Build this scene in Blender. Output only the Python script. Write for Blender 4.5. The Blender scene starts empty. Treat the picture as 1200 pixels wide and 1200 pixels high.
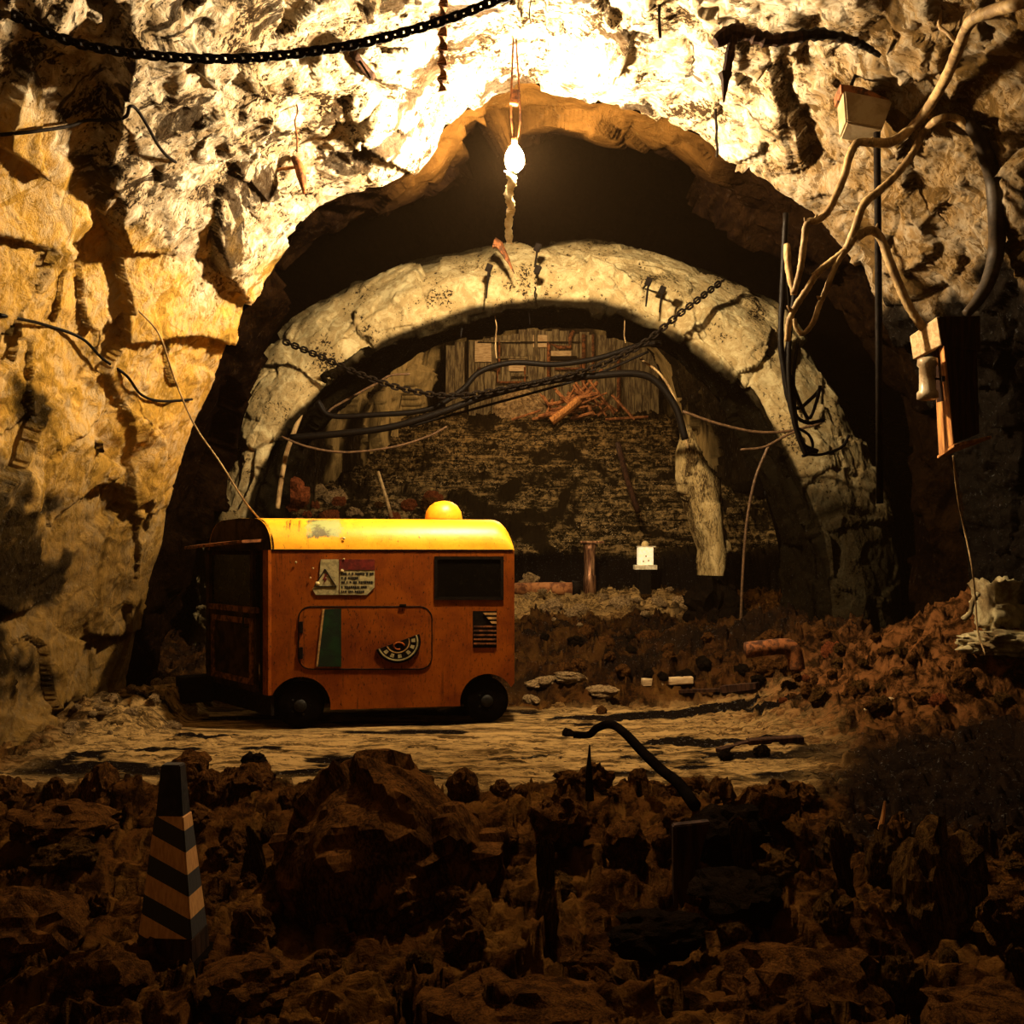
import bpy, bmesh, math, random
import numpy as np
from mathutils import Vector, Matrix, Euler
from mathutils.bvhtree import BVHTree

random.seed(7)
C = bpy.context.scene.collection
F, HX, HY, CZ = 1100.0, 600.0, 650.0, 1.5

def P(px, py, d):
    return Vector(((px - HX) / F * d, d, (HY - py) / F * d + CZ))

# ------------------------------------------------------------------ noise
def _h(ix, iy, iz, s):
    n = (ix.astype(np.int64) * 374761393 + iy.astype(np.int64) * 668265263 + iz.astype(np.int64) * 2147483647 + s * 974634777) & 0xFFFFFFFF
    n = ((n ^ (n >> 13)) * 1274126177) & 0xFFFFFFFF
    n = ((n ^ (n >> 16)) * 2246822519) & 0xFFFFFFFF
    n = n ^ (n >> 15)
    return (n & 0xFFFFFF) / float(0xFFFFFF)

def vnoise(p, freq, s=0):
    q = p * freq
    i = np.floor(q); f = q - i; i = i.astype(np.int64)
    w = f * f * f * (f * (f * 6 - 15) + 10)
    r = 0
    for dx in (0, 1):
        for dy in (0, 1):
            for dz in (0, 1):
                ww = (w[:, 0] if dx else 1 - w[:, 0]) * (w[:, 1] if dy else 1 - w[:, 1]) * (w[:, 2] if dz else 1 - w[:, 2])
                r = r + ww * _h(i[:, 0] + dx, i[:, 1] + dy, i[:, 2] + dz, s)
    return r * 2 - 1

def fbm(p, freq, oct=4, s=0, gain=.5):
    a = 1; r = 0; t = 0
    for k in range(oct):
        r = r + a * vnoise(p, freq * 2.03 ** k, s + k * 17); t += a; a *= gain
    return r / t

def facet(p, freq, s=0, tilt=1.0, step=1.0, aniso=(1, 1, 1)):
    """broken-rock height: every cell is a tilted plane with its own offset"""
    q = p * freq * np.array(aniso)
    q = q + 0.35 * np.stack([vnoise(q, .9, s + 1), vnoise(q, .9, s + 2), vnoise(q, .9, s + 3)], 1)
    i = np.floor(q).astype(np.int64)
    best = np.full(len(q), 9e9); val = np.zeros(len(q)); sec = np.full(len(q), 9e9)
    for dx in (-1, 0, 1):
        for dy in (-1, 0, 1):
            for dz in (-1, 0, 1):
                a, b, c = i[:, 0] + dx, i[:, 1] + dy, i[:, 2] + dz
                ox = a + _h(a, b, c, s + 5); oy = b + _h(a, b, c, s + 6); oz = c + _h(a, b, c, s + 7)
                vx, vy, vz = q[:, 0] - ox, q[:, 1] - oy, q[:, 2] - oz
                d = vx * vx + vy * vy + vz * vz
                h = step * (_h(a, b, c, s + 8) - .5) + tilt * ((_h(a, b, c, s + 9) - .5) * vx + (_h(a, b, c, s + 10) - .5) * vy + (_h(a, b, c, s + 11) - .5) * vz) * 2
                m = d < best
                sec = np.where(m, best, np.minimum(sec, d))
                val = np.where(m, h, val); best = np.where(m, d, best)
    return val, np.sqrt(sec) - np.sqrt(best)

def sstep(x, a, b):
    t = np.clip((x - a) / (b - a), 0, 1); return t * t * (3 - 2 * t)

# ------------------------------------------------------------------ materials
def new_mat(name):
    m = bpy.data.materials.new(name); m.use_nodes = True
    nt = m.node_tree; nt.nodes.clear()
    out = nt.nodes.new('ShaderNodeOutputMaterial'); b = nt.nodes.new('ShaderNodeBsdfPrincipled')
    nt.links.new(b.outputs[0], out.inputs[0])
    return m, nt, b

class G:
    """tiny node graph helper"""
    def __init__(s, nt): s.nt = nt
    def n(s, t, **k):
        o = s.nt.nodes.new(t)
        for a, v in k.items(): setattr(o, a, v)
        return o
    def put(s, sock, v):
        if isinstance(v, bpy.types.NodeSocket): s.nt.links.new(v, sock)
        else:
            if isinstance(v, tuple) and len(v) == 3 and sock.type == 'RGBA': v = (*v, 1)
            sock.default_value = v
    def coord(s, scale=(1, 1, 1), rot=(0, 0, 0), kind='Object'):
        c = s.n('ShaderNodeTexCoord'); m = s.n('ShaderNodeMapping')
        s.nt.links.new(c.outputs[kind], m.inputs[0]); m.inputs['Scale'].default_value = scale; m.inputs['Rotation'].default_value = rot
        return m.outputs[0]
    def noise(s, v, scale, detail=6, rough=.6, dist=0.0):
        o = s.n('ShaderNodeTexNoise'); s.put(o.inputs['Vector'], v)
        o.inputs['Scale'].default_value = scale; o.inputs['Detail'].default_value = detail
        o.inputs['Roughness'].default_value = rough; o.inputs['Distortion'].default_value = dist
        return o.outputs['Fac']
    def voro(s, v, scale, feature='F1', out='Distance'):
        o = s.n('ShaderNodeTexVoronoi', feature=feature); s.put(o.inputs['Vector'], v); o.inputs['Scale'].default_value = scale
        return o.outputs[out]
    def ramp(s, f, a, b, va=0.0, vb=1.0):
        o = s.n('ShaderNodeMapRange'); o.interpolation_type = 'SMOOTHSTEP'; s.put(o.inputs[0], f)
        o.inputs[1].default_value = a; o.inputs[2].default_value = b; o.inputs[3].default_value = va; o.inputs[4].default_value = vb
        return o.outputs[0]
    def mix(s, f, a, b, mode='MIX'):
        o = s.n('ShaderNodeMix', data_type='RGBA', blend_type=mode); s.put(o.inputs[0], f); s.put(o.inputs[6], a); s.put(o.inputs[7], b)
        return o.outputs[2]
    def math(s, op, a, b=0.0):
        o = s.n('ShaderNodeMath', operation=op); s.put(o.inputs[0], a); s.put(o.inputs[1], b); return o.outputs[0]
    def attr(s, name):
        o = s.n('ShaderNodeAttribute', attribute_name=name); return o.outputs['Fac']
    def bump(s, h, strength, dist, nrm=None):
        o = s.n('ShaderNodeBump'); s.put(o.inputs['Height'], h); o.inputs['Strength'].default_value = strength; o.inputs['Distance'].default_value = dist
        if nrm is not None: s.put(o.inputs['Normal'], nrm)
        return o.outputs[0]

def rock_mat(name, light, mid, dark, streak=(1, 1, 1), rot=(0, 0, 0), sc=1.0, zones=(), blot=(.42, .56), rough=(.45, .9), bump=.03, spec=.05, darkamt=1.0, big=0, crack=.6):
    m, nt, b = new_mat(name); g = G(nt)
    v = g.coord(streak, rot)
    n1 = g.noise(v, 1.3 * sc, 9, .68, .6)
    n2 = g.noise(v, 4.5 * sc, 8, .7, .8)
    n3 = g.noise(v, 17 * sc, 6, .7, .3)
    col = g.mix(g.ramp(n1, .35, .62), mid, light)
    col = g.mix(g.ramp(n2, .40, .60), col, mid)
    bl = g.math('MULTIPLY', g.ramp(g.math('ADD', g.math('MULTIPLY', n1, .5), g.math('MULTIPLY', n3, .5)), blot[1], blot[0]), darkamt)
    col = g.mix(bl, col, dark)
    cr = g.voro(g.coord(streak, rot), 2.2 * sc, 'DISTANCE_TO_EDGE')
    crk = g.math('MULTIPLY', g.ramp(g.math('ADD', cr, g.math('MULTIPLY', n2, .12)), .085, .055), g.ramp(n1, .4, .6))
    col = g.mix(g.math('MULTIPLY', crk, .85 * darkamt * crack), col, dark)
    if big:
        nb = g.noise(v, big * sc, 7, .62, 1.5)
        col = g.mix(g.math('MULTIPLY', g.ramp(nb, .555, .585), .93), col, dark)
        nb2 = g.noise(v, big * sc * 2.7, 7, .7, 2.2)
        col = g.mix(g.math('MULTIPLY', g.ramp(nb2, .57, .60), .75), col, dark)
    for att, c, amt in zones:
        nn = g.mix(g.ramp(n2, .35, .65), tuple(x * .55 for x in c), c)
        f = g.math('MULTIPLY', g.attr(att), amt)
        col = g.mix(f, col, nn)
    g.put(b.inputs['Base Color'], col)
    g.put(b.inputs['Roughness'], g.ramp(n2, .3, .7, rough[0], rough[1]))
    g.put(b.inputs['Specular IOR Level'], g.math('MULTIPLY', g.ramp(n3, .60, .66), min(.5, spec * 5)))
    h = g.math('ADD', g.math('MULTIPLY', n2, 1.0), g.math('ADD', g.math('MULTIPLY', n3, .5), g.math('MULTIPLY', g.ramp(cr, 0, .12), .35 * crack)))
    g.put(b.inputs['Normal'], g.bump(h, 1.0, bump))
    return m

def plain(name, col, rough=.7, metal=0.0, var=.5, sc=12, bump=.004, stretch=(1, 1, 1), dark=None, th=(.4, .6), spec=.2):
    m, nt, b = new_mat(name); g = G(nt)
    v = g.coord(stretch); n = g.noise(v, sc, 6, .65, .3)
    d = dark if dark else tuple(c * (1 - var) for c in col)
    g.put(b.inputs['Base Color'], g.mix(g.ramp(n, *th), d, col))
    g.put(b.inputs['Roughness'], g.ramp(n, .3, .7, min(1, rough * 1.15), rough * .8))
    b.inputs['Metallic'].default_value = metal
    b.inputs['Specular IOR Level'].default_value = spec
    g.put(b.inputs['Normal'], g.bump(n, .8, bump))
    return m

M = {}
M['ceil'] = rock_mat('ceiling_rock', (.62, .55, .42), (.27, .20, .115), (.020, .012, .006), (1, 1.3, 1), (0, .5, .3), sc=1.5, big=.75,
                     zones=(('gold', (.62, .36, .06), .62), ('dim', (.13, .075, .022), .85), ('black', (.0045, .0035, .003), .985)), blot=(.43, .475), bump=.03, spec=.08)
M['void'] = rock_mat('chimney_rock', (.0075, .0035, .0014), (.005, .0024, .001), (.002, .001, .0007), sc=.8, zones=(('brow', (.055, .026, .006), .9),), bump=.04, spec=.01)  # near-black albedo carries the hollow's shade, the brow zone its lit rim
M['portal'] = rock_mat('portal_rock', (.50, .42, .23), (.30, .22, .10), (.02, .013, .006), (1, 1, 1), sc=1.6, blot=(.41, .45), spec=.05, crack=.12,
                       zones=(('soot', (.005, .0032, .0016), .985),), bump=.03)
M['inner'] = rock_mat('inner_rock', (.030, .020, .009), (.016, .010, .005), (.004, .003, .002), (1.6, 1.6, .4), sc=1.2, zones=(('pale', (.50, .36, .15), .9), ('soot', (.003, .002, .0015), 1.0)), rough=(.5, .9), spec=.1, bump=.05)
M['jamb'] = rock_mat('jamb_rock', (.55, .42, .2), (.38, .27, .11), (.05, .03, .012), (1.5, 1.5, .5), sc=2)
M['boulder'] = rock_mat('boulder_rock', (.105, .044, .011), (.060, .025, .007), (.016, .007, .003), (1, 1, .45), sc=2.2, bump=.014, spec=0)
M['boulder_grey'] = rock_mat('grey_boulder_rock', (.11, .058, .016), (.055, .026, .008), (.010, .005, .002), (1.6, 1.6, .25), sc=2.5, bump=.014, spec=0)
M['darkrock'] = rock_mat('black_rock', (.012, .007, .004), (.008, .005, .003), (.004, .003, .002), sc=2.5, bump=.012, spec=.0)
M['palerock'] = rock_mat('pale_stone', (.42, .30, .15), (.26, .17, .08), (.06, .035, .015), sc=4, bump=.01)
M['redrock'] = rock_mat('red_stone', (.22, .065, .02), (.13, .035, .012), (.05, .015, .006), sc=4, bump=.01)

def ground_mat():
    m, nt, b = new_mat('mine_floor_earth'); g = G(nt)
    v = g.coord((1, 1, 1)); vs = g.coord((.5, 2.4, 1.5))
    n1 = g.noise(v, 1.6, 8, .65, .5); n2 = g.noise(v, 7, 8, .7, .6); n3 = g.noise(v, 34, 5, .7)
    ns = g.noise(vs, 4.0, 8, .65, .8)
    earth = g.mix(g.ramp(n2, .40, .60), (.010, .004, .0015), (.060, .024, .006))
    earth = g.mix(g.ramp(n1, .5, .65), earth, (.095, .042, .009))
    vst = g.noise(g.coord((3.2, .6, .6)), 5, 5, .6, .4)
    earth = g.mix(g.math('MULTIPLY', g.ramp(vst, .54, .66), .5), earth, (.13, .062, .014))
    nq = g.noise(g.coord((.7, 3.5, 2)), 11, 7, .75, .5)
    sand = g.mix(g.ramp(g.math('ADD', g.math('MULTIPLY', ns, .5), g.math('MULTIPLY', nq, .5)), .42, .57), (.055, .032, .011), (.34, .22, .085))
    sand = g.mix(g.ramp(nq, .43, .38), sand, (.015, .009, .004))
    col = g.mix(g.attr('sand'), earth, sand)
    dirt = g.mix(g.ramp(n2, .40, .62), (.014, .006, .002), (.15, .062, .020))
    col = g.mix(g.attr('dirt'), col, dirt)
    nl = g.noise(g.coord((.35, .35, 3)), 4.5, 7, .7, .6)
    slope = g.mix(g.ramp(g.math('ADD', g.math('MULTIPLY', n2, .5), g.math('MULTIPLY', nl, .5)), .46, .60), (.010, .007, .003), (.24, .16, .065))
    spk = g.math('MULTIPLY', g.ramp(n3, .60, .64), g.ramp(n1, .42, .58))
    slope = g.mix(spk, slope, (.55, .42, .24))  # sparkle of the slope painted as pale specks
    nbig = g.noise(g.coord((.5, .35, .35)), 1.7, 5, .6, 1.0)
    slope = g.mix(g.ramp(nbig, .52, .42), slope, (.012, .008, .004))  # shadowed patches of the slope mixed in as dark colour
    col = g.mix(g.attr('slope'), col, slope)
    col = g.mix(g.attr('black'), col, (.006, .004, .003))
    g.put(b.inputs['Base Color'], col)
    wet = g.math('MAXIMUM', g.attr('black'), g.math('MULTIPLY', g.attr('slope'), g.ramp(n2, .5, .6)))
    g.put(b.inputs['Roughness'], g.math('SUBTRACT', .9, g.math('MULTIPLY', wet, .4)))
    g.put(b.inputs['Specular IOR Level'], g.math('MULTIPLY', g.math('MULTIPLY', g.ramp(n3, .60, .66), g.attr('black')), .5))
    h = g.math('ADD', n2, g.math('MULTIPLY', n3, .6))
    g.put(b.inputs['Normal'], g.bump(h, 1.0, .03))
    return m
M['ground'] = ground_mat()

def cart_paint():
    m, nt, b = new_mat('rusted_orange_paint'); g = G(nt)
    v = g.coord((1, 1, 1)); vs = g.coord((13, 13, .8))
    n1 = g.noise(v, 2.5, 7, .65, .4); ns = g.noise(vs, 2.4, 7, .7, .5); nf = g.noise(g.coord((3, 3, 1)), 22, 6, .75)
    col = g.mix(g.ramp(n1, .35, .65), (.12, .021, .0006), (.22, .050, .0011))
    col = g.mix(g.math('MULTIPLY', g.ramp(ns, .55, .68), .75), col, (.06, .012, .001))
    col = g.mix(g.math('MULTIPLY', g.ramp(nf, .57, .62), .9), col, (.012, .004, .002))
    g.put(b.inputs['Base Color'], col)
    g.put(b.inputs['Roughness'], g.ramp(nf, .35, .7, .45, .85)); b.inputs['Specular IOR Level'].default_value = .12
    g.put(b.inputs['Normal'], g.bump(g.math('ADD', n1, g.math('MULTIPLY', nf, .3)), .6, .006))
    return m
M['paint'] = cart_paint()
def roof_paint():
    m, nt, b = new_mat('lit_roof_paint'); g = G(nt)
    v = g.coord(); n1 = g.noise(v, 3.5, 7, .7, .4); nf = g.noise(g.coord((4, 2, 2)), 9, 7, .75, .5)
    col = g.mix(g.ramp(n1, .4, .6), (.85, .36, .012), (.95, .47, .02))  # lamplight on the roof put into a brighter tone than the sides
    tc = g.n('ShaderNodeTexCoord'); sx = g.n('ShaderNodeSeparateXYZ'); nt.links.new(tc.outputs['Object'], sx.inputs[0])
    px_ = g.math('ABSOLUTE', g.math('SUBTRACT', sx.outputs[0], .44)); pz_ = g.math('ABSOLUTE', g.math('SUBTRACT', sx.outputs[2], 1.73))
    pm = g.math('MULTIPLY', g.ramp(g.math('ADD', px_, g.math('MULTIPLY', nf, .3)), .31, .27), g.ramp(g.math('ADD', pz_, g.math('MULTIPLY', nf, .12)), .15, .13))
    col = g.mix(pm, col, g.mix(g.ramp(n1, .45, .55), (.30, .34, .12), (.10, .09, .04)))
    rz_ = g.math('MULTIPLY', g.ramp(g.noise(g.coord((6, 1, 1)), 3, 5, .7), .56, .64), g.ramp(sx.outputs[0], .5, .1))
    col = g.mix(rz_, col, (.05, .015, .005))
    col = g.mix(g.ramp(nf, .60, .66), col, (.10, .03, .006))
    g.put(b.inputs['Base Color'], col); b.inputs['Roughness'].default_value = .38
    g.put(b.inputs['Normal'], g.bump(nf, .5, .004))
    return m
M['roofp'] = roof_paint()
M['cabpaint'] = plain('dirty_cab_paint', (.035, .015, .005), .85, var=.75, sc=6, spec=.1)
M['rubber'] = plain('black_rubber', (.004, .003, .0025), .9, spec=0)
M['hub'] = plain('worn_hub_metal', (.012, .010, .008), .6, .2)
M['glass'] = plain('grimy_window_glass', (.004, .003, .002), .3, var=.4, spec=.12)
M['blackmetal'] = plain('blackened_iron', (.009, .006, .004), .7, 0, sc=30, spec=.04)
M['cable'] = plain('black_cable', (.005, .0035, .0025), .55, sc=30, spec=.06)
M['cablebrown'] = plain('brown_cable', (.10, .055, .025), .6, sc=30)
M['rust'] = plain('rusty_iron', (.24, .085, .025), .75, .3, dark=(.05, .02, .01), sc=14)
M['rustpale'] = plain('polished_rusty_steel', (.45, .24, .12), .35, .6, dark=(.10, .04, .02), sc=10, stretch=(3, 3, .4))
M['sign'] = plain('yellowed_sign_plate', (.36, .30, .14), .6, var=.45, sc=25)
M['signred'] = plain('dull_red_sign_header', (.14, .014, .008), .6, sc=20)
M['ink'] = plain('black_sign_ink', (.015, .012, .008), .7)
M['green'] = plain('dark_green_panel', (.005, .024, .006), .6, dark=(.004, .010, .004), sc=8)
M['edge'] = plain('chipped_edge', (.45, .25, .08), .7)
M['faded'] = plain('faded_green_roof_patch', (.38, .36, .14), .6, dark=(.42, .25, .04), sc=22)
M['cream'] = plain('cream_spot', (.65, .50, .22), .6)
M['bark'] = plain('pale_bark', (.34, .23, .10), .65, dark=(.15, .09, .035), sc=14, stretch=(1, 1, .5), bump=.006)
M['hose'] = plain('dark_weathered_hose', (.035, .024, .014), .6, sc=12, spec=.15)
M['wood'] = plain('old_orange_wood', (.55, .25, .07), .75, dark=(.25, .10, .03), sc=9, stretch=(4, 4, .5))
M['woodpale'] = plain('pale_wood_board', (.50, .36, .19), .75, dark=(.32, .21, .10), sc=12, stretch=(.6, 3, 3))
M['wooddark'] = plain('soaked_or_shaded_wood', (.035, .014, .006), .85, dark=(.012, .005, .003), sc=6, stretch=(4, 4, .5), spec=.08)
M['plank'] = plain('mildewed_planks', (.20, .15, .07), .85, dark=(.06, .04, .02), sc=5, stretch=(4, 4, .6))
M['stick'] = plain('broken_red_wood', (.36, .15, .05), .8, dark=(.12, .04, .015), sc=9)
M['porcelain'] = plain('glazed_insulator', (.42, .34, .22), .3, dark=(.22, .15, .08), sc=9)
M['whitebox'] = plain('white_enamel', (.85, .78, .58), .5, dark=(.6, .5, .3), sc=22)
M['tinshade'] = plain('tan_tin_housing', (.30, .235, .14), .7, dark=(.20, .14, .07), sc=5)
M['cloth'] = plain('soiled_canvas', (.36, .31, .17), .9, dark=(.13, .09, .04), sc=4, bump=.03)
M['stripew'] = plain('faded_orange_band', (.50, .25, .08), .7, dark=(.36, .16, .05), sc=20, stretch=(3, 3, .6))
M['stripeb'] = plain('black_band', (.018, .013, .010), .7)
M['paleiron'] = plain('bare_steel_strip', (.55, .42, .24), .45, .4, dark=(.18, .11, .05), sc=8)
M['strap'] = plain('white_fabric_strap', (.85, .75, .5), .8, dark=(.6, .45, .22), sc=10)
m, nt, b = new_mat('glowing_bulb')
b.inputs['Base Color'].default_value = (1, .8, .5, 1); b.inputs['Emission Color'].default_value = (1, .74, .43, 1); b.inputs['Emission Strength'].default_value = 6200
M['bulb'] = m

# ------------------------------------------------------------------ object helpers
def tag(o, label=None, cat=None, group=None, kind=None):
    if label: o['label'] = label
    if cat: o['category'] = cat
    if group: o['group'] = group
    if kind: o['kind'] = kind
    return o

def empty(name, loc, rz=0.0, label=None, cat=None, group=None):
    o = bpy.data.objects.new(name, None); C.objects.link(o); o.location = loc; o.rotation_euler = (0, 0, rz); o.empty_display_size = .1
    return tag(o, label, cat, group)

def fin(name, bm, mat, parent=None, smooth=False):
    bmesh.ops.recalc_face_normals(bm, faces=bm.faces)
    me = bpy.data.meshes.new(name); bm.to_mesh(me); bm.free()
    me.materials.append(M[mat] if isinstance(mat, str) else mat)
    if smooth:
        for p in me.polygons: p.use_smooth = True
    o = bpy.data.objects.new(name, me); C.objects.link(o)
    if parent: o.parent = parent
    return o

def add_box(bm, c, s, rot=None, bev=0.0):
    r = bmesh.ops.create_cube(bm, size=1.0)
    vs = r['verts']
    mt = Matrix.Translation(Vector(c)) @ (rot.to_4x4() if rot is not None else Matrix.Identity(4)) @ Matrix.Diagonal((*s, 1))
    bmesh.ops.transform(bm, matrix=mt, verts=vs)
    if bev > 0:
        es = list({e for v in vs for e in v.link_edges})
        bmesh.ops.bevel(bm, geom=es, offset=bev, segments=2, affect='EDGES', profile=.6)

def add_prism(bm, pts, depth_vec):
    vs = [bm.verts.new(p) for p in pts]; v2 = [bm.verts.new(Vector(p) + Vector(depth_vec)) for p in pts]
    bm.faces.new(vs); bm.faces.new(list(reversed(v2)))
    n = len(pts)
    for i in range(n): bm.faces.new((vs[i], vs[(i + 1) % n], v2[(i + 1) % n], v2[i]))

def spline(pts, n=8):
    pts = [Vector(p) for p in pts]; out = []
    Q = [pts[0] * 2 - pts[1]] + pts + [pts[-1] * 2 - pts[-2]]
    for i in range(1, len(Q) - 2):
        for k in range(n):
            t = k / n; a, b_, c, d = Q[i - 1], Q[i], Q[i + 1], Q[i + 2]
            out.append(.5 * ((2 * b_) + (c - a) * t + (2 * a - 5 * b_ + 4 * c - d) * t * t + (3 * b_ - a - 3 * c + d) * t ** 3))
    out.append(pts[-1]); return out

def add_tube(bm, pts, r, seg=8, wob=0.0, cap=True):
    pts = [Vector(p) for p in pts]; n = len(pts)
    rf = r if callable(r) else (lambda t: r)
    rings = []; up = Vector((0.13, 0.27, 1)).normalized()
    for i, p in enumerate(pts):
        t = (pts[min(i + 1, n - 1)] - pts[max(i - 1, 0)])
        t = t.normalized() if t.length > 1e-9 else Vector((0, 0, 1))
        a = t.cross(up)
        if a.length < 1e-3: a = t.cross(Vector((1, 0, 0)))
        a.normalize(); b_ = t.cross(a).normalized(); up = a.cross(t).normalized() if a.cross(t).length > 1e-3 else up
        rr = rf(i / max(1, n - 1)) * (1 + wob * random.uniform(-1, 1))
        rings.append([bm.verts.new(p + (a * math.cos(2 * math.pi * k / seg) + b_ * math.sin(2 * math.pi * k / seg)) * rr) for k in range(seg)])
    for i in range(n - 1):
        for k in range(seg):
            bm.faces.new((rings[i][k], rings[i][(k + 1) % seg], rings[i + 1][(k + 1) % seg], rings[i + 1][k]))
    if cap:
        bm.faces.new(list(reversed(rings[0]))); bm.faces.new(rings[-1])

def tube(name, pts, r, mat, parent=None, seg=8, n=6, wob=0.0, label=None, cat=None, group=None):
    bm = bmesh.new(); add_tube(bm, spline(pts, n) if n > 1 else pts, r, seg, wob)
    o = fin(name, bm, mat, parent, True)
    return tag(o, label, cat, group)

def add_lathe(bm, prof, c=(0, 0, 0), seg=24, axis='Z'):
    rings = []
    for r, z in prof:
        ring = []
        for k in range(seg):
            a = 2 * math.pi * k / seg
            p = (r * math.cos(a), r * math.sin(a), z) if axis == 'Z' else (r * math.cos(a), z, r * math.sin(a))
            ring.append(bm.verts.new(Vector(p) + Vector(c)))
        rings.append(ring)
    for i in range(len(rings) - 1):
        for k in range(seg): bm.faces.new((rings[i][k], rings[i][(k + 1) % seg], rings[i + 1][(k + 1) % seg], rings[i + 1][k]))
    bm.faces.new(list(reversed(rings[0]))); bm.faces.new(rings[-1])

def grid_mesh(name, V3, mat, attrs=None, kind='structure', sl=None):
    """V3: (nv, nu, 3) -> one mesh"""
    if sl is not None:
        V3 = V3[:, sl]; attrs = {k: a[:, sl] for k, a in (attrs or {}).items()}
    nv, nu = V3.shape[:2]
    me = bpy.data.meshes.new(name)
    me.vertices.add(nv * nu); me.vertices.foreach_set('co', V3.reshape(-1).astype(np.float32))
    idx = np.arange(nv * nu).reshape(nv, nu)
    q = np.stack([idx[:-1, :-1], idx[:-1, 1:], idx[1:, 1:], idx[1:, :-1]], -1).reshape(-1, 4)
    me.loops.add(q.size); me.loops.foreach_set('vertex_index', q.reshape(-1).astype(np.int32))
    me.polygons.add(len(q)); me.polygons.foreach_set('loop_start', (np.arange(len(q)) * 4).astype(np.int32))
    me.polygons.foreach_set('use_smooth', np.ones(len(q), dtype=bool))
    me.update(calc_edges=True)
    for k, a in (attrs or {}).items():
        at = me.attributes.new(k, 'FLOAT', 'POINT'); at.data.foreach_set('value', a.reshape(-1).astype(np.float32))
    me.materials.append(M[mat])
    o = bpy.data.objects.new(name, me); C.objects.link(o)
    if kind: o['kind'] = kind
    return o

def resample(pts, n):
    pts = np.array(pts, float)
    # smooth with Catmull-Rom then arc-length resample
    sp = np.array([list(v) for v in spline([tuple(p) for p in pts], 10)])
    d = np.r_[0, np.cumsum(np.linalg.norm(np.diff(sp, axis=0), axis=1))]
    t = np.linspace(0, d[-1], n)
    return np.stack([np.interp(t, d, sp[:, k]) for k in range(3)], 1)

def loft(rings, nu, vpos):
    """rings: list of lists of 3D points; vpos: list of float positions in ring index"""
    R = np.array([resample(r, nu) for r in rings])           # (nr, nu, 3)
    out = []
    nr = len(R)
    for v in vpos:
        i = min(int(v), nr - 2); t = v - i
        a = R[max(i - 1, 0)]; b_ = R[i]; c = R[i + 1]; d = R[min(i + 2, nr - 1)]
        cr = .5 * (2 * b_ + (c - a) * t + (2 * a - 5 * b_ + 4 * c - d) * t * t + (3 * b_ - a - 3 * c + d) * t ** 3)
        ln = b_ * (1 - t) + c * t
        out.append(.4 * cr + .6 * ln)
    return np.array(out)

def normals(V):
    du = np.gradient(V, axis=1); dv = np.gradient(V, axis=0)
    n = np.cross(du, dv); l = np.linalg.norm(n, axis=2, keepdims=True); l[l < 1e-9] = 1
    return n / l

def W(*pts):
    return [tuple(p) for p in pts]

# ------------------------------------------------------------------ THE CAVE
M['lanternglass'] = plain('lit_lantern_enamel', (.9, .8, .55), .5, sc=22)
M['lanternglass'].node_tree.nodes['Principled BSDF'].inputs['Emission Color'].default_value = (1, .78, .42, 1)
M['lanternglass'].node_tree.nodes['Principled BSDF'].inputs['Emission Strength'].default_value = .75
def px_ring(lst): return [tuple(P(a, b, d)) for a, b, d in lst]
E = px_ring([(150, 880, 9.3), (150, 800, 9.3), (160, 730, 9.3), (180, 650, 9.2), (205, 570, 9.0), (238, 480, 8.8), (264, 415, 8.6), (290, 350, 8.5), (335, 287, 8.4), (395, 240, 8.3),
             (485, 203, 8.2), (535, 142, 8.2), (600, 108, 8.2), (700, 124, 8.2), (765, 138, 8.2), (850, 188, 8.2), (935, 240, 8.2), (1005, 300, 8.3),
             (1040, 380, 8.4), (1085, 450, 8.5), (1120, 560, 8.6), (1130, 680, 8.6), (1130, 800, 8.6), (1130, 880, 8.6)])
def ringy(y, s=1.0, dz=0.0):
    base = [(-3.9, -.9), (-3.98, .3), (-3.9, 1.5), (-3.6, 2.7), (-3.1, 3.7), (-2.4, 4.45), (-1.5, 5.05), (-.6, 5.5), (.3, 5.62), (1.3, 5.4), (2.2, 5.0), (3.0, 4.35), (3.55, 3.6), (3.85, 3.0), (4.4, 2.4), (4.9, 1.5), (5.0, .5), (5.0, -.9)]
    return [(x * s, y, z + dz) for x, z in base]
NU = 760
near_rings = [ringy(-3.5, 1.15), ringy(1.0, 1.12), ringy(4.5, 1.06), ringy(6.7, 1.0), E]
vp = list(np.linspace(0, 2, 50)) + list(np.linspace(2, 3, 110))[1:] + list(np.linspace(3, 4, 250))[1:]
V = loft(near_rings, NU, vp)
N = normals(V)
p = V.reshape(-1, 3)
f1, _ = facet(p, 1.0, 3, 1.2, .9, (1, 1, 1)); f2, e2 = facet(p, 2.9, 23, 1.3, 1.0, (1, .8, 1.3)); f3, _ = facet(p, 8.0, 43, 1.3, .9, (1, .7, 1.3))
fl, _ = facet(p, 2.2, 63, 1.2, 1.0, (1, 1, .38)); rg = 1 - np.abs(fbm(p * np.array([1, 1, 1.4]), 1.3, 5, 71)) * 2
wl = sstep(-p[:, 0], 1.6, 2.6) * sstep(4.6 - p[:, 2], -.3, .5)
d = .15 * f1 + (1 - wl) * (.055 * f2 + .018 * f3) + wl * (.06 * fl + .008 * f3) + .10 * fbm(p, .9, 4, 9) + .05 * rg + .016 * fbm(p, 6, 4, 12)
d = d.reshape(V.shape[:2])
vv = np.array(vp)[:, None]
fade = 1 - .45 * sstep(vv, 3.7, 4.0)
inward = np.where((N[..., 2:3].mean() < 0), 1, 1)
V = V + N * (d * fade)[..., None]
X, Y, Z = V[..., 0], V[..., 1], V[..., 2]
nz = fbm(p, 1.1, 5, 77).reshape(X.shape); nz2 = fbm(p, 2.3, 5, 91).reshape(X.shape)
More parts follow.
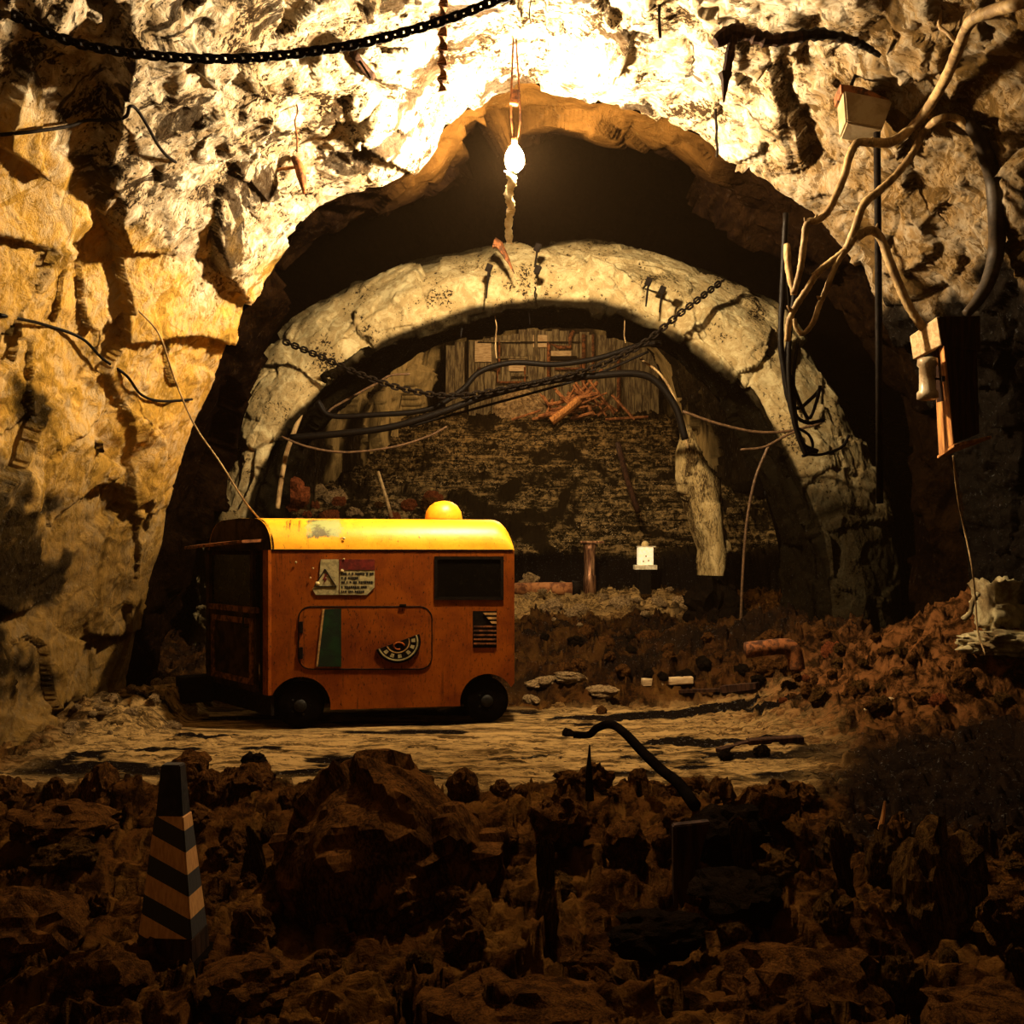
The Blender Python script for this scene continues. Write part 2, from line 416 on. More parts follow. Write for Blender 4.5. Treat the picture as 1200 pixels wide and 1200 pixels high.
gold = sstep(4.35 + .9 * nz - Z - .55 * np.maximum(0, X + 3), -.25, .25) * sstep(-X + .6 * nz2, .9, 1.4)
black = sstep(X + .6 * nz, 2.3, 2.8) * sstep(3.75 - Z + .8 * nz2, -.1, .3)  # overhang shade on the lower right wall painted as near-black rock
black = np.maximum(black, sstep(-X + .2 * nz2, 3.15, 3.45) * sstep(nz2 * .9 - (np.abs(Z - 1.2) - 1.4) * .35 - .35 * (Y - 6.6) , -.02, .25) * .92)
dim = np.clip(np.maximum(sstep(2.3 + .8 * nz - Z, -.5, .9) * (1 - sstep(X, -1, 0)), sstep(X + .5 * nz, 1.5, 2.7) * .8), 0, 1)  # light falloff on lower left and right walls painted darker brown
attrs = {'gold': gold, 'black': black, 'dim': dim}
cut1, cut2 = int(NU * .34), int(NU * .64)
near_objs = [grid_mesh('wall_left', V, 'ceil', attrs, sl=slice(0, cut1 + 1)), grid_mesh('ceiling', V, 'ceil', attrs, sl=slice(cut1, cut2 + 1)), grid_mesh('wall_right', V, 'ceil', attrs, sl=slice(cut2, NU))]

# dark chimney above and around the brow, beyond the near cavern's edge
cx, cz = 0.0, 2.0
def flare(ring, s, dy, sz=None):
    return [(cx + (x - cx) * s, y + dy, cz + (z - cz) * (sz or s)) for x, y, z in ring]
def setY(ring, y): return [(a, y, c) for a, b_, c in ring]
vr = [E, flare(E, 1.0, .35), flare(E, 1.03, .8), setY(flare(E, 1.5, 0, 1.7), 10.4), setY(flare(E, 2.6, 0, 3.2), 12.6), setY(flare(E, 3.0, 0, 4.0), 17), setY(flare(E, 2.8, 0, 3.9), 23), setY(flare(E, .05, 0, .05), 25.5)]
vpv = list(np.linspace(0, 3, 90)) + list(np.linspace(3, 7, 120))[1:]
VV = loft(vr, 420, vpv); VV[0] = loft([E, E], NU, [0])[0][np.round(np.linspace(0, NU - 1, 420)).astype(int)]
NN = normals(VV); q = VV.reshape(-1, 3)
g1, _ = facet(q, .8, 103, 1.2, 1.0); g2, _ = facet(q, 2.4, 113, 1.2, .8)
dd = (.22 * g1 + .07 * g2 + .15 * fbm(q, .5, 4, 8)).reshape(VV.shape[:2])
dd = dd * sstep(np.array(vpv)[:, None], 0, .8) + .0
VV = VV + NN * dd[..., None]
_e = resample([tuple(v) for v in V[-1][::6]] + [tuple(V[-1][-1])], 420) - VV[0]
VV = VV + _e[None] * (1 - sstep(np.array(vpv), 0, 1.6))[:, None, None]
brow = (1 - sstep(VV[..., 1], 8.5, 8.85)) * (1 - sstep(np.abs(VV[..., 0] - .4), .9, 1.7))  # lamplit brow painted browner and lighter, fading into the hollow
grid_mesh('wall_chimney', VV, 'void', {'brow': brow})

# portal arch: lip, soffit
L_out = [(215, 880), (215, 790), (228, 700), (238, 610), (262, 520), (292, 440), (335, 385), (400, 345), (480, 312), (560, 290), (640, 282), (730, 290), (810, 310), (880, 345), (940, 400), (990, 475), (1025, 560), (1048, 640), (1058, 720), (1062, 790), (1065, 880)]
L_mid = [(250, 880), (250, 790), (256, 700), (264, 610), (283, 540), (315, 472), (365, 420), (430, 375), (500, 343), (570, 325), (640, 320), (720, 325), (800, 345), (865, 385), (915, 440), (955, 510), (985, 575), (1010, 650), (1018, 720), (1024, 790), (1028, 880)]
L_in = [(278, 880), (278, 790), (282, 700), (290, 610), (308, 548), (345, 490), (405, 437), (465, 398), (530, 372), (590, 360), (650, 357), (720, 365), (790, 392), (845, 430), (888, 480), (922, 535), (950, 600), (968, 660), (975, 720), (980, 790), (982, 880)]
L_sof = [(330, 880), (330, 790), (334, 700), (338, 610), (350, 560), (378, 505), (425, 455), (480, 418), (540, 397), (600, 387), (660, 383), (720, 390), (775, 410), (820, 445), (860, 495), (885, 550), (905, 610), (915, 660), (918, 720), (920, 790), (920, 880)]
def pr(l, dlt): return [tuple(P(a, b_, dlt)) for a, b_ in l]
porta = [setY(flare(pr(L_out, 11.9), 1.25, 0), 15.0), flare(pr(L_out, 11.7), 1.03, .5), pr(L_out, 11.5), pr(L_mid, 11.0), pr(L_in, 11.0), flare(pr(L_in, 11.3), 1.0, .1), pr(L_sof, 12.9)]
vpp = list(np.linspace(0, 1.5, 25)) + list(np.linspace(1.5, 5, 190))[1:] + list(np.linspace(5, 6, 40))[1:]
NP = 640
VP = loft(porta, NP, vpp); NN = normals(VP); q = VP.reshape(-1, 3)
g1, _ = facet(q, 1.0, 203, 1.0, .8); g2, _ = facet(q, 3.0, 213, 1.2, .9); g3, _ = facet(q, 9, 223, 1.2, .8)
dd = (.13 * g1 + .028 * g2 + .008 * g3 + .07 * fbm(q, 1.1, 4, 31)).reshape(VP.shape[:2])
VP = VP + NN * dd[..., None]
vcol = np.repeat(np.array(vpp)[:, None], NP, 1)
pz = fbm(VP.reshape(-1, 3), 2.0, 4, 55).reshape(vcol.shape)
soot = np.maximum(sstep(vcol + .25 * pz, 3.75, 4.0), sstep((3.3 - VP[..., 2]) * .5 + .35 * pz, .1, .8) * (.55 + .4 * sstep(VP[..., 0], 0, 1)))  # unlit soffit and dim lower legs painted near black
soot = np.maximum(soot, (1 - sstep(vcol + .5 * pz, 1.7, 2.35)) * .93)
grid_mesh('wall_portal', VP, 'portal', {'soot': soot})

# inner gallery
inner = [pr(L_sof, 12.9),
         [(-3.9, 13.4, .2), (-4.4, 13.4, 1), (-4.5, 13.4, 2.4), (-3.8, 13.4, 3.9), (-2, 13.4, 4.9), (0, 13.4, 5.3), (2, 13.4, 5.0), (4.4, 13.4, 4.0), (5.6, 13.4, 2.4), (5.8, 13.4, 1), (5.8, 13.4, .2)],
         [(-4.4, 15.5, .2), (-4.7, 15.5, 1), (-4.6, 15.5, 2.6), (-4.0, 15.5, 4.2), (-2, 15.5, 5.4), (0, 15.5, 5.8), (2.2, 15.5, 5.4), (4.6, 15.5, 4.4), (5.8, 15.5, 2.8), (6, 15.5, 1), (6, 15.5, .2)],
         [(-3.7, 18, 1), (-3.6, 18, 2), (-3.4, 18, 4), (-2.9, 18, 5.4), (-1.6, 18, 6.3), (0, 18, 6.6), (2.0, 18, 6.3), (3.7, 18, 5.3), (4.4, 18, 3.8), (4.6, 18, 2), (4.6, 18, 1)],
         [(-2.9, 20.5, 2), (-2.8, 20.5, 3), (-2.6, 20.5, 5), (-2.2, 20.5, 6.4), (-1.2, 20.5, 7.1), (0, 20.5, 7.3), (2.0, 20.5, 7.1), (3.3, 20.5, 6.2), (3.7, 20.5, 5), (3.9, 20.5, 3), (3.9, 20.5, 2)],
         [(-1.9, 23.6, 3), (-1.8, 23.6, 4), (-1.8, 23.6, 6), (-1.5, 23.6, 7.2), (-1, 23.6, 7.8), (.3, 23.6, 8), (2.0, 23.6, 7.8), (3.0, 23.6, 7.0), (3.5, 23.6, 6), (3.6, 23.6, 4), (3.6, 23.6, 3)],
         [(0, 24.6, 4), (0, 24.6, 4.1), (0, 24.6, 4.3), (0, 24.6, 4.5), (0, 24.6, 4.6), (.3, 24.6, 4.7), (.5, 24.6, 4.6), (.6, 24.6, 4.5), (.7, 24.6, 4.3), (.7, 24.6, 4.1), (.7, 24.6, 4)]]
VI = loft(inner, 360, list(np.linspace(0, 6, 220))); NN = normals(VI); q = VI.reshape(-1, 3)
g1, _ = facet(q, .8, 303, 1.2, 1.0, (1, 1, .6)); g2, _ = facet(q, 2.6, 313, 1.2, .8, (1, 1, .5))
dd = (.25 * g1 + .09 * g2).reshape(VI.shape[:2]) * sstep(np.linspace(0, 6, 220)[:, None], 0, .6)
VI = VI + NN * dd[..., None]
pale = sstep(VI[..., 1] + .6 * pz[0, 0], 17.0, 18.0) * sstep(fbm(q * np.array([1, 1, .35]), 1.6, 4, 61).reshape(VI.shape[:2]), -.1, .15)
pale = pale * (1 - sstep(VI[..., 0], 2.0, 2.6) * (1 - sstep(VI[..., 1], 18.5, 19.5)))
painted_shadeI = sstep(VI[..., 0], 1.2, 2.2) * (1 - sstep(VI[..., 1], 17, 19))  # unlit right side of the gallery painted near black
grid_mesh('wall_inner', VI, 'inner', {'pale': pale, 'soot': painted_shadeI})

# ------------------------------------------------------------------ GROUND
GX = np.concatenate([np.linspace(-12, -5, 40)[:-1], np.linspace(-5, 5.2, 620), np.linspace(5.2, 12, 40)[1:]])
GY = np.concatenate([np.linspace(-3.5, 2.6, 40)[:-1], np.geomspace(2.6, 16, 560), np.linspace(16, 25, 120)[1:]])
xx, yy = np.meshgrid(GX, GY)
def ground_base(x, y):
    z = np.interp(y, [-4, 2.5, 4.2, 5.3, 5.9, 6.4, 7.2, 9.3, 10.2, 10.9, 12, 15.15, 15.35, 22.0, 23, 26], [-.3, -.25, -.26, -.22, -.12, -.04, 0, 0, .36, .34, .55, .95, 1.45, 4.75, 4.85, 4.9])
    def gs(cx_, cy_, h, sx, sy): return h * np.exp(-((x - cx_) / sx) ** 2 - ((y - cy_) / sy) ** 2)
    z = z + gs(4.5, 8.4, 1.15, 1.5, 1.1) + gs(3.0, 9.9, .42, 1.0, .8) + gs(2.4, 10.6, .2, 1.2, .7) + gs(-3.3, 8.7, .28, .8, .8)
    z = z + gs(-.2, 3.3, .12, 1.2, .5) + gs(1.5, 3.2, .08, .5, .4) - gs(2.8, 6.0, .12, 1.5, .5) + gs(-1.9, 3.2, .06, .5, .5)
    return z
zb = ground_base(xx, yy)
pp = np.stack([xx, yy, zb * 0 + 3.1], -1).reshape(-1, 3)
r1, _ = facet(pp, 1.3, 401, 1.0, .8); r2, _ = facet(pp, 3.8, 411, 1.2, 1.0); r3, _ = facet(pp, 11, 421, 1.3, 1.0)
fb = fbm(pp, 2.2, 5, 431)
r1, r2, r3, fb = [a.reshape(xx.shape) for a in (r1, r2, r3, fb)]
ry, _ = facet(pp, 5.0, 441, 1.0, .8, (.35, 1.5, 1)); ry = ry.reshape(xx.shape)
fore = 1 - sstep(yy, 6.0, 6.5)
edge_n = .22 * fb
mid = sstep(yy, 6.15, 6.45) * (1 - sstep(yy, 8.9, 9.4)) * sstep(xx + edge_n, -4.0, -3.3) * (1 - sstep(xx + .9 * edge_n - .35 * (yy - 6.3), 1.7, 2.5))
mound = np.clip(np.exp(-((xx - 4.3) / 1.7) ** 2 - ((yy - 8.5) / 1.2) ** 2) * 1.8, 0, 1)
berm = sstep(yy, 9.1, 9.8) * (1 - sstep(yy, 12.2, 13))
slope = sstep(yy, 12, 12.8)
zz = zb + fore * (.10 * r1 + .085 * r2 + .035 * r3 + .08 * fb) + mid * (.018 * ry + .015 * fb + .006 * r3) + mound * (.10 * r2 + .06 * r3 + .1 * fb) + berm * (.10 * r2 + .05 * r3 + .12 * fb) + slope * (.08 * r2 + .05 * r3 + .08 * fb + .05 * ry)
other = np.clip(1 - fore - mid - mound - berm - slope, 0, 1); zz = zz + other * (.05 * r2 + .03 * r3 + .06 * fb)
lg = np.exp(-((xx + 3.1) / .75) ** 2 - ((yy - 8.3) / .8) ** 2); zz = zz + lg * (.04 * r3 + .03 * r2)
# keep the ground flat where the cart stands
ft = sstep(xx, -3.2, -2.9) * (1 - sstep(xx, .1, .3)) * sstep(yy, 7.7, 7.9) * (1 - sstep(yy, 9.3, 9.6))
zz = zz * (1 - ft) + 0.0 * ft
ledge = sstep(yy, 15.0, 15.15) * (1 - sstep(yy, 15.35, 15.5))  # shade under the ledge painted black on its face
n5 = fbm(pp * np.array([.6, 1.7, 1]), 2.6, 4, 451).reshape(xx.shape)
pool = sstep(n5, .17, .24) * mid * sstep(yy, 6.3, 6.6)
wet_channel = sstep(xx - .3 * (yy - 6.5) + .4 * n5, 1.9, 2.5) * sstep(yy, 5.2, 5.7) * (1 - sstep(yy, 7.0, 7.4))  # black wet channel on the right
blackm = np.clip(np.maximum.reduce([ledge, pool, wet_channel * .95, (.5 + .4 * sstep(n5, -.12, .15)) * berm, .8 * sstep(n5, .0, .25) * sstep(yy, 12, 12.5) * (1 - sstep(yy, 13, 13.5))]), 0, 1)
sandm = np.clip(np.maximum(mid, lg * 1.4), 0, 1)
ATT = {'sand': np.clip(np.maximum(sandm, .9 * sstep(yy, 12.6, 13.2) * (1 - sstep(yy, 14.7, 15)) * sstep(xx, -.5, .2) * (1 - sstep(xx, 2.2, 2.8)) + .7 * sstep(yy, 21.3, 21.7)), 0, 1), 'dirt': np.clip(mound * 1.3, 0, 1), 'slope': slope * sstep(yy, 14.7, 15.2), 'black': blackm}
VG = np.stack([xx, yy, zz], -1)
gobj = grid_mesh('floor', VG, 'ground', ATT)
def gz(x, y):
    ix = np.searchsorted(GX, x) - 1; iy = np.searchsorted(GY, y) - 1
    ix = max(0, min(len(GX) - 2, ix)); iy = max(0, min(len(GY) - 2, iy))
    tx = (x - GX[ix]) / (GX[ix + 1] - GX[ix]); ty = (y - GY[iy]) / (GY[iy + 1] - GY[iy])
    return float(zz[iy, ix] * (1 - tx) * (1 - ty) + zz[iy, ix + 1] * tx * (1 - ty) + zz[iy + 1, ix] * (1 - tx) * ty + zz[iy + 1, ix + 1] * tx * ty)

# surface finder for things fixed to the rock
def bvh_of(*arrs):
    vs = []; fs = []; o = 0
    for A in arrs:
        B = A[::2, ::2]; nv, nu = B.shape[:2]; vs += B.reshape(-1, 3).tolist()
        idx = np.arange(nv * nu).reshape(nv, nu) + o
        fs += np.stack([idx[:-1, :-1], idx[:-1, 1:], idx[1:, 1:], idx[1:, :-1]], -1).reshape(-1, 4).tolist(); o += nv * nu
    return BVHTree.FromPolygons(vs, fs)
ROCK = bvh_of(V[60:], VP)
FLOOR = bvh_of(VG[30:])
CAM = Vector((0, 0, CZ))
def S(px, py, off=.06, tree=None):
    dr = P(px, py, 1) - CAM; l = dr.length; dr.normalize()
    h = (tree or ROCK).ray_cast(CAM, dr, 40)
    dist = h[3] if h[0] else 9 * l
    return CAM + dr * (dist - off)
def Gp(px, py):
    return S(px, py, 0, FLOOR)
def up_to_rock(p_):
    h = ROCK.ray_cast(Vector(p_), Vector((0, 0, 1)), 10)
    return h[0] if h[0] else Vector(p_) + Vector((0, 0, 1))

# ------------------------------------------------------------------ THE LAMP
LP = P(603, 185, 7.5)
lampo = empty('hanging_lamp', LP, 0, 'bare glowing bulb hanging on two wires in front of the dark hollow in the roof', 'lamp')
bm = bmesh.new(); add_lathe(bm, [(.014, .105), (.04, .08), (.068, .03), (.078, -.02), (.065, -.07), (.03, -.105), (.004, -.115)])
fin('bulb', bm, 'bulb', lampo, True)
bm = bmesh.new(); add_lathe(bm, [(.02, .16), (.026, .15), (.026, .12), (.018, .10)]); fin('socket', bm, 'rust', lampo, True)
topr = up_to_rock(LP) - LP
bm = bmesh.new(); add_tube(bm, spline([(0, 0, .13), (-.02, 0, .25), (-.028, .0, .42), (-.01, 0, topr.z)], 5), .008); fin('wire', bm, 'rust', lampo, True)
bm = bmesh.new(); add_tube(bm, spline([(.01, 0, .13), (.035, 0, .22), (.045, .0, .40), (.01, 0, topr.z)], 5), .007); fin('wire', bm, 'rust', lampo, True)
bm = bmesh.new(); add_box(bm, (0, 0, .48), (.07, .05, .12), Euler((0, .1, 0)).to_matrix(), .01); fin('junction_box', bm, 'rust', lampo)

bm = bmesh.new()                                             # pale strap below the bulb
sp = spline([P(597, 200, 7.45), P(600, 212, 7.45), P(596, 228, 7.46), P(599, 243, 7.46), P(596, 262, 7.47), P(597, 286, 7.47)], 8)
prev = None
for i, q_ in enumerate(sp):
    t = i / (len(sp) - 1); ww = .036 * (1.1 - .35 * t) * (1 + .3 * math.sin(i * .7) * math.sin(i * 1.9)); a = .3 * math.sin(i * .5)
    dx = Vector((math.cos(a), math.sin(a), 0)) * ww; dy = Vector((-math.sin(a), math.cos(a), 0)) * .006
    ring = [bm.verts.new(q_ + v_) for v_ in (-dx - dy, dx - dy, dx + dy, -dx + dy)]
    if prev:
        for k in range(4): bm.faces.new((prev[k], prev[(k + 1) % 4], ring[(k + 1) % 4], ring[k]))
    else: bm.faces.new(ring)
    prev = ring
bm.faces.new(prev)
tag(fin('fabric_strap', bm, 'strap'), 'ragged white strap dangling straight below the glowing bulb', 'strap')

# ------------------------------------------------------------------ THE ORANGE WAGON
yaw = math.atan2(.35, 2.07)
cart = empty('mine_wagon', (-2.05, 8.0, 0), yaw, 'rusty orange mine wagon with a rounded lamplit roof and dark window', 'wagon')
def Q(px, py, t=0.0):
    k = (px - HX) / F; s = (k * 8 + 2.05) / (math.cos(yaw) - math.sin(yaw) * k); dd_ = 8 + s * math.sin(yaw)
    return (s, t, CZ + (HY - py) / F * dd_)
LEN, WID, SK = 2.1, 1.108, -.674
def arc(cx_, cz_, r, a0, a1, n=14): return [(cx_ + r * math.cos(math.radians(a0 + (a1 - a0) * i / n)), cz_ + r * math.sin(math.radians(a0 + (a1 - a0) * i / n))) for i in range(n + 1)]
side = [(0, 1.54), (0, .36)] + arc(.24, .2, .255, 158, -8) + arc(1.86, .2, .245, 188, 30) + [(2.1, .36), (2.1, 1.54)]
for nm, t0, off in (('side_panel', 0, 0), ('rear_panel', WID - .03, SK)):
    bm = bmesh.new(); add_prism(bm, [(x if x > .3 or off == 0 else x + off, t0, z) for x, z in side], (0, .03, 0)); fin(nm, bm, 'paint', cart)
bm = bmesh.new(); add_prism(bm, [(2.07, .03, .36), (2.07, WID - .03, .36), (2.07, WID - .03, 1.54), (2.07, .03, 1.54)], (.028, 0, 0)); fin('end_panel', bm, 'paint', cart)
prof = [(0, 1.54)] + [(.28 - .28 * math.cos(a), 1.54 + .28 * math.sin(a)) for a in np.linspace(0, math.pi / 2, 10)[1:]] + [(.45, 1.825), (WID / 2, 1.83), (WID - .45, 1.825)] + [(WID - .28 + .28 * math.sin(a), 1.54 + .28 * math.cos(a)) for a in np.linspace(0, math.pi / 2, 10)]
bm = bmesh.new(); cols = []
stations = [('l', f) for f in np.linspace(0, 1, 8)] + [('r', a) for a in np.linspace(0, math.pi / 2, 9)[1:]]
for kind_, a in stations:
    ring = []
    for t, z in prof:
        xl = SK * t / WID
        if kind_ == 'l': ring.append(bm.verts.new((xl + (1.93 - xl) * a, t, z)))
        else: ring.append(bm.verts.new((1.93 + .17 * math.sin(a), t, 1.54 + (z - 1.54) * max(.02, math.cos(a)) ** .8)))
    cols.append(ring)
for i in range(len(cols) - 1):
    for k in range(len(prof) - 1): bm.faces.new((cols[i][k], cols[i][k + 1], cols[i + 1][k + 1], cols[i + 1][k]))
roof = fin('roof', bm, 'roofp', cart, True)
bm = bmesh.new(); pr_ = [(SK * t / WID + .004, t, z) for t, z in prof]; add_prism(bm, pr_, (.02, 0, 0)); fin('roof_end', bm, 'cabpaint', cart)
bm = bmesh.new(); add_tube(bm, [(0, -.002, 1.54), (2.09, -.002, 1.54)], .006); fin('roof_seam', bm, 'blackmetal', cart)
bm = bmesh.new(); add_lathe(bm, [(.17, 0), (.175, .05), (.165, .11), (.13, .165), (.08, .20), (.02, .213), (.003, .214)], (1.52, .52, 1.79), 28)
fin('dome', bm, 'roofp', cart, True)
bm = bmesh.new(); add_lathe(bm, [(.19, 0), (.19, .035), (.16, .04)], (1.52, .52, 1.79), 28); fin('dome_collar', bm, 'rust', cart, True)
# angled cab end
e_ = Vector((SK, WID, 0)); EL = e_.length; e_.normalize(); nrm_ = Vector((-e_.y, e_.x, 0))
def EP(u, z, o=0.0): v_ = e_ * u + nrm_ * o; return (v_.x, v_.y, z)
def endbox(name, u0, u1, z0, z1, o0, o1, mat):
    b_ = bmesh.new(); add_prism(b_, [EP(u0, z0, o0), EP(u1, z0, o0), EP(u1, z1, o0), EP(u0, z1, o0)], nrm_ * (o1 - o0)); return fin(name, b_, mat, cart)
endbox('corner_post', 0.0, .10, .30, 1.54, 0, .03, 'paint')
endbox('corner_post', EL - .07, EL, .30, 1.54, 0, .03, 'cabpaint')
door = endbox('cab_door', .26, EL - .07, .30, 1.00, -.01, .02, 'cabpaint')
for (u0, u1, z0, z1) in ((.30, .36, .36, .94), (EL - .19, EL - .13, .36, .94), (.36, EL - .19, .36, .41), (.36, EL - .19, .89, .94)):
    b_ = bmesh.new(); add_prism(b_, [EP(u0, z0, .02), EP(u1, z0, .02), EP(u1, z1, .02), EP(u0, z1, .02)], nrm_ * .015); o_ = fin('door_rib', b_, 'rust', door)
b_ = bmesh.new(); add_tube(b_, [EP(.40, .97, .02), EP(.40, .97, .07), EP(.40, .86, .07), EP(.40, .86, .02)], .01); fin('door_handle', b_, 'hub', door)
endbox('door_gap', .10, .26, .30, 1.54, -.05, -.02, 'blackmetal')
endbox('windscreen', .26, EL - .07, 1.03, 1.50, -.02, 0, 'glass')
endbox('window_post', .30, .35, 1.0, 1.54, 0, .03, 'cabpaint')
endbox('window_sill', .24, EL - .07, .99, 1.04, 0, .04, 'rust')
b_ = bmesh.new(); add_prism(b_, [EP(.12, 1.61, .02), EP(EL + .05, 1.58, .02), EP(EL + .05, 1.55, .22), EP(.14, 1.60, .20)], (0, 0, .025)); fin('visor', b_, 'rust', cart)
b_ = bmesh.new(); add_box(b_, EP(EL - .05, .24, .16), (.30, .26, .24), Euler((0, 0, .35)).to_matrix(), .02); fin('coupler_block', b_, 'blackmetal', cart)
b_ = bmesh.new(); add_box(b_, (1.0, .55, .25), (1.75, .72, .12)); fin('chassis', b_, 'blackmetal', cart)
endbox('front_apron', .03, EL - .03, .12, .32, -.04, -.01, 'blackmetal')
for (s, t) in ((.24, .03), (1.86, .03), (.0, WID - .2), (1.86, WID - .2)):
    b_ = bmesh.new(); add_lathe(b_, [(.10, 0), (.17, 0), (.195, .02), (.2, .05), (.2, .11), (.195, .14), (.17, .16), (.1, .16)], (s, t, .2), 32, 'Y'); wv = fin('wheel', b_, 'rubber', cart, True)
    b_ = bmesh.new(); add_lathe(b_, [(.02, -.012), (.05, -.01), (.06, .015), (.105, .02), (.105, .14)], (s, t, .2), 24, 'Y')
    for k in range(5): a = k * 2 * math.pi / 5; add_lathe(b_, [(.012, -.0), (.012, .03)], (s + .08 * math.cos(a), t, .2 + .08 * math.sin(a)), 8, 'Y')
    fin('hub', b_, 'hub', wv, True)
# side window with frame
def flat(name, pts, t0, t1, mat, par=cart):
    b_ = bmesh.new(); add_prism(b_, [(s, t0, z) for s, z in pts], (0, t1 - t0, 0)); return fin(name, b_, mat, par)
def PXs(l): return [(Q(a, b_)[0], Q(a, b_)[2]) for a, b_ in l]
wnd = flat('side_window', PXs([(512, 655), (587, 655), (587, 700), (512, 700)]), -.004, .0, 'glass')
for r_ in ([(509, 652), (590, 652), (590, 655.5), (509, 655.5)], [(509, 699.5), (590, 699.5), (590, 703), (509, 703)], [(509, 655), (512.5, 655), (512.5, 700), (509, 700)], [(586.5, 655), (590, 655), (590, 700), (586.5, 700)]):
    flat('window_frame', PXs(r_), -.014, 0, 'blackmetal', wnd)
# louvred vent
vent = flat('vent', PXs([(554, 716), (582, 716), (582, 759), (554, 759)]), -.004, 0, 'blackmetal')
for i in range(8):
    y0 = 718 + i * 5
    o_ = flat('louver', PXs([(555, y0), (581.5, y0), (581.5, y0 + 2.0), (555, y0 + 2.0)] if i > 2 else [(566 + i * 4, y0), (581.5, y0), (581.5, y0 + 2.6), (568 + i * 4, y0 + 2.6)]), -.016, -.003, 'edge' if i < 3 else 'rust', vent)
# hatch outline (rounded corners)
hp = []
for (cx_, cy_, a0) in ((364, 725, 180), (492, 725, 270), (492, 770, 0), (364, 770, 90)):
    for k in range(7):
        a = math.radians(a0 + 90 * k / 6); hp.append((cx_ + 14 * math.cos(a), cy_ + 14 * math.sin(a)))
hq = PXs(hp); b_ = bmesh.new(); add_prism(b_, [(s, -.006, z) for s, z in hq], (0, .008, 0)); hat = fin('hatch', b_, 'paint', cart)
b_ = bmesh.new(); add_tube(b_, [(s, -.004, z) for s, z in hq + hq[:1]], .006, 6, cap=False); fin('hatch_seam', b_, 'blackmetal', hat)
for a_ in ((353, 735), (353, 765)):
    s, _, z = Q(*a_); b_ = bmesh.new(); add_box(b_, (s, -.012, z), (.03, .02, .10), None, .004); fin('hinge', b_, 'blackmetal', hat)
s, _, z = Q(472, 709); b_ = bmesh.new(); add_box(b_, (s, -.012, z), (.06, .02, .018), None, .004); fin('latch', b_, 'blackmetal', hat)
flat('green_plate', PXs([(380, 714), (400, 713), (400, 781), (372, 781)]), -.014, -.005, 'green')
flat('plate_border', PXs([(378, 714), (380.5, 714), (372.5, 781), (370.5, 781)]), -.017, -.005, 'edge')
# warning plates
pl = flat('warning_plate', PXs([(376, 655.5), (397, 655.5), (397, 697), (370, 697), (366, 690), (374, 680)]), -.010, 0, 'sign')
tp = [Q(381, 667), Q(394, 687), Q(368.5, 687)]
b_ = bmesh.new(); add_tube(b_, [(a[0], -.012, a[2]) for a in tp + tp[:1]], .006, 6, cap=False); fin('triangle', b_, 'ink', pl)
tb = flat('bolt_symbol', PXs([(381.5, 672), (378, 679), (381, 679), (378.5, 685), (384, 677.5), (381, 677.5), (383.5, 673)]), -.014, -.009, 'signred', pl)
pl = flat('instruction_plate', PXs([(398, 655.5), (439, 655.5), (439, 688), (430, 697), (398, 697)]), -.010, 0, 'sign')
flat('red_header', PXs([(398, 655.5), (439, 655.5), (439, 668), (398, 668)]), -.013, -.009, 'signred', pl)
random.seed(3)
b_ = bmesh.new()                                             # rows of worn, unreadable print
for y0, xe in ((671, 436), (676, 419), (681, 438), (686.5, 430), (692, 427)):
    x_ = 400.0
    while x_ < xe:
        w_ = random.uniform(1.2, 2.2); hh = random.uniform(2.2, 3.2)
        add_prism(b_, [(s, -.0125, z) for s, z in PXs([(x_, y0), (x_ + w_, y0), (x_ + w_, y0 + hh), (x_, y0 + hh)])], (0, .003, 0)); x_ += w_ + random.choice((.4, .5, .6, 2.2))
fin('print', b_, 'ink', pl)
# half-round badge
bc = Q(466, 752); br = .235; ba = math.radians(-21)
def half(r0, r1, a0=180, a1=360, n=24):
    o_ = [];
    for k in range(n + 1):
        a = math.radians(a0 + (a1 - a0) * k / n) - ba; o_.append((bc[0] + r1 * math.cos(a), bc[2] + r1 * math.sin(a) * .92))
    for k in range(n, -1, -1):
        a = math.radians(a0 + (a1 - a0) * k / n) - ba; o_.append((bc[0] + r0 * math.cos(a), bc[2] + r0 * math.sin(a) * .92))
    return o_
bd = flat('half_round_badge', half(.002, .200), -.022, -.004, 'blackmetal')
flat('badge_rim', half(.165, .178), -.027, -.02, 'sign', bd)
flat('badge_ring', half(.095, .105, 182, 358), -.027, -.02, 'edge', bd)
for a in (195, 222, 250, 285, 312, 338): flat('badge_mark', half(.118, .152, a, a + 13, 4), -.027, -.02, 'sign', bd)
b_ = bmesh.new(); add_tube(b_, [(bc[0] + .01 + .045 * math.cos(a), -.024, bc[2] - .035 + .03 * math.sin(a)) for a in np.linspace(0, 5, 12)], .008, 6); fin('badge_scroll', b_, 'paint', bd, True)
for i, (a, b2, r_) in enumerate(((372, 684, .020), (401, 669, .016), (347, 659, .010), (367, 666, .008), (364, 677, .008), (403, 631, .013), (403, 655, .008))):
    s, _, z = Q(a, b2); t_ = -.012 if z < 1.54 else -.012 + .28 - math.sqrt(max(0, .28 ** 2 - (z - 1.54) ** 2))
    b_ = bmesh.new(); add_lathe(b_, [(r_, 0), (r_ * .8, -.006), (.002, -.009)], (s, t_, z), 14, 'Y'); fin('rivet', b_, 'cream', cart, True)

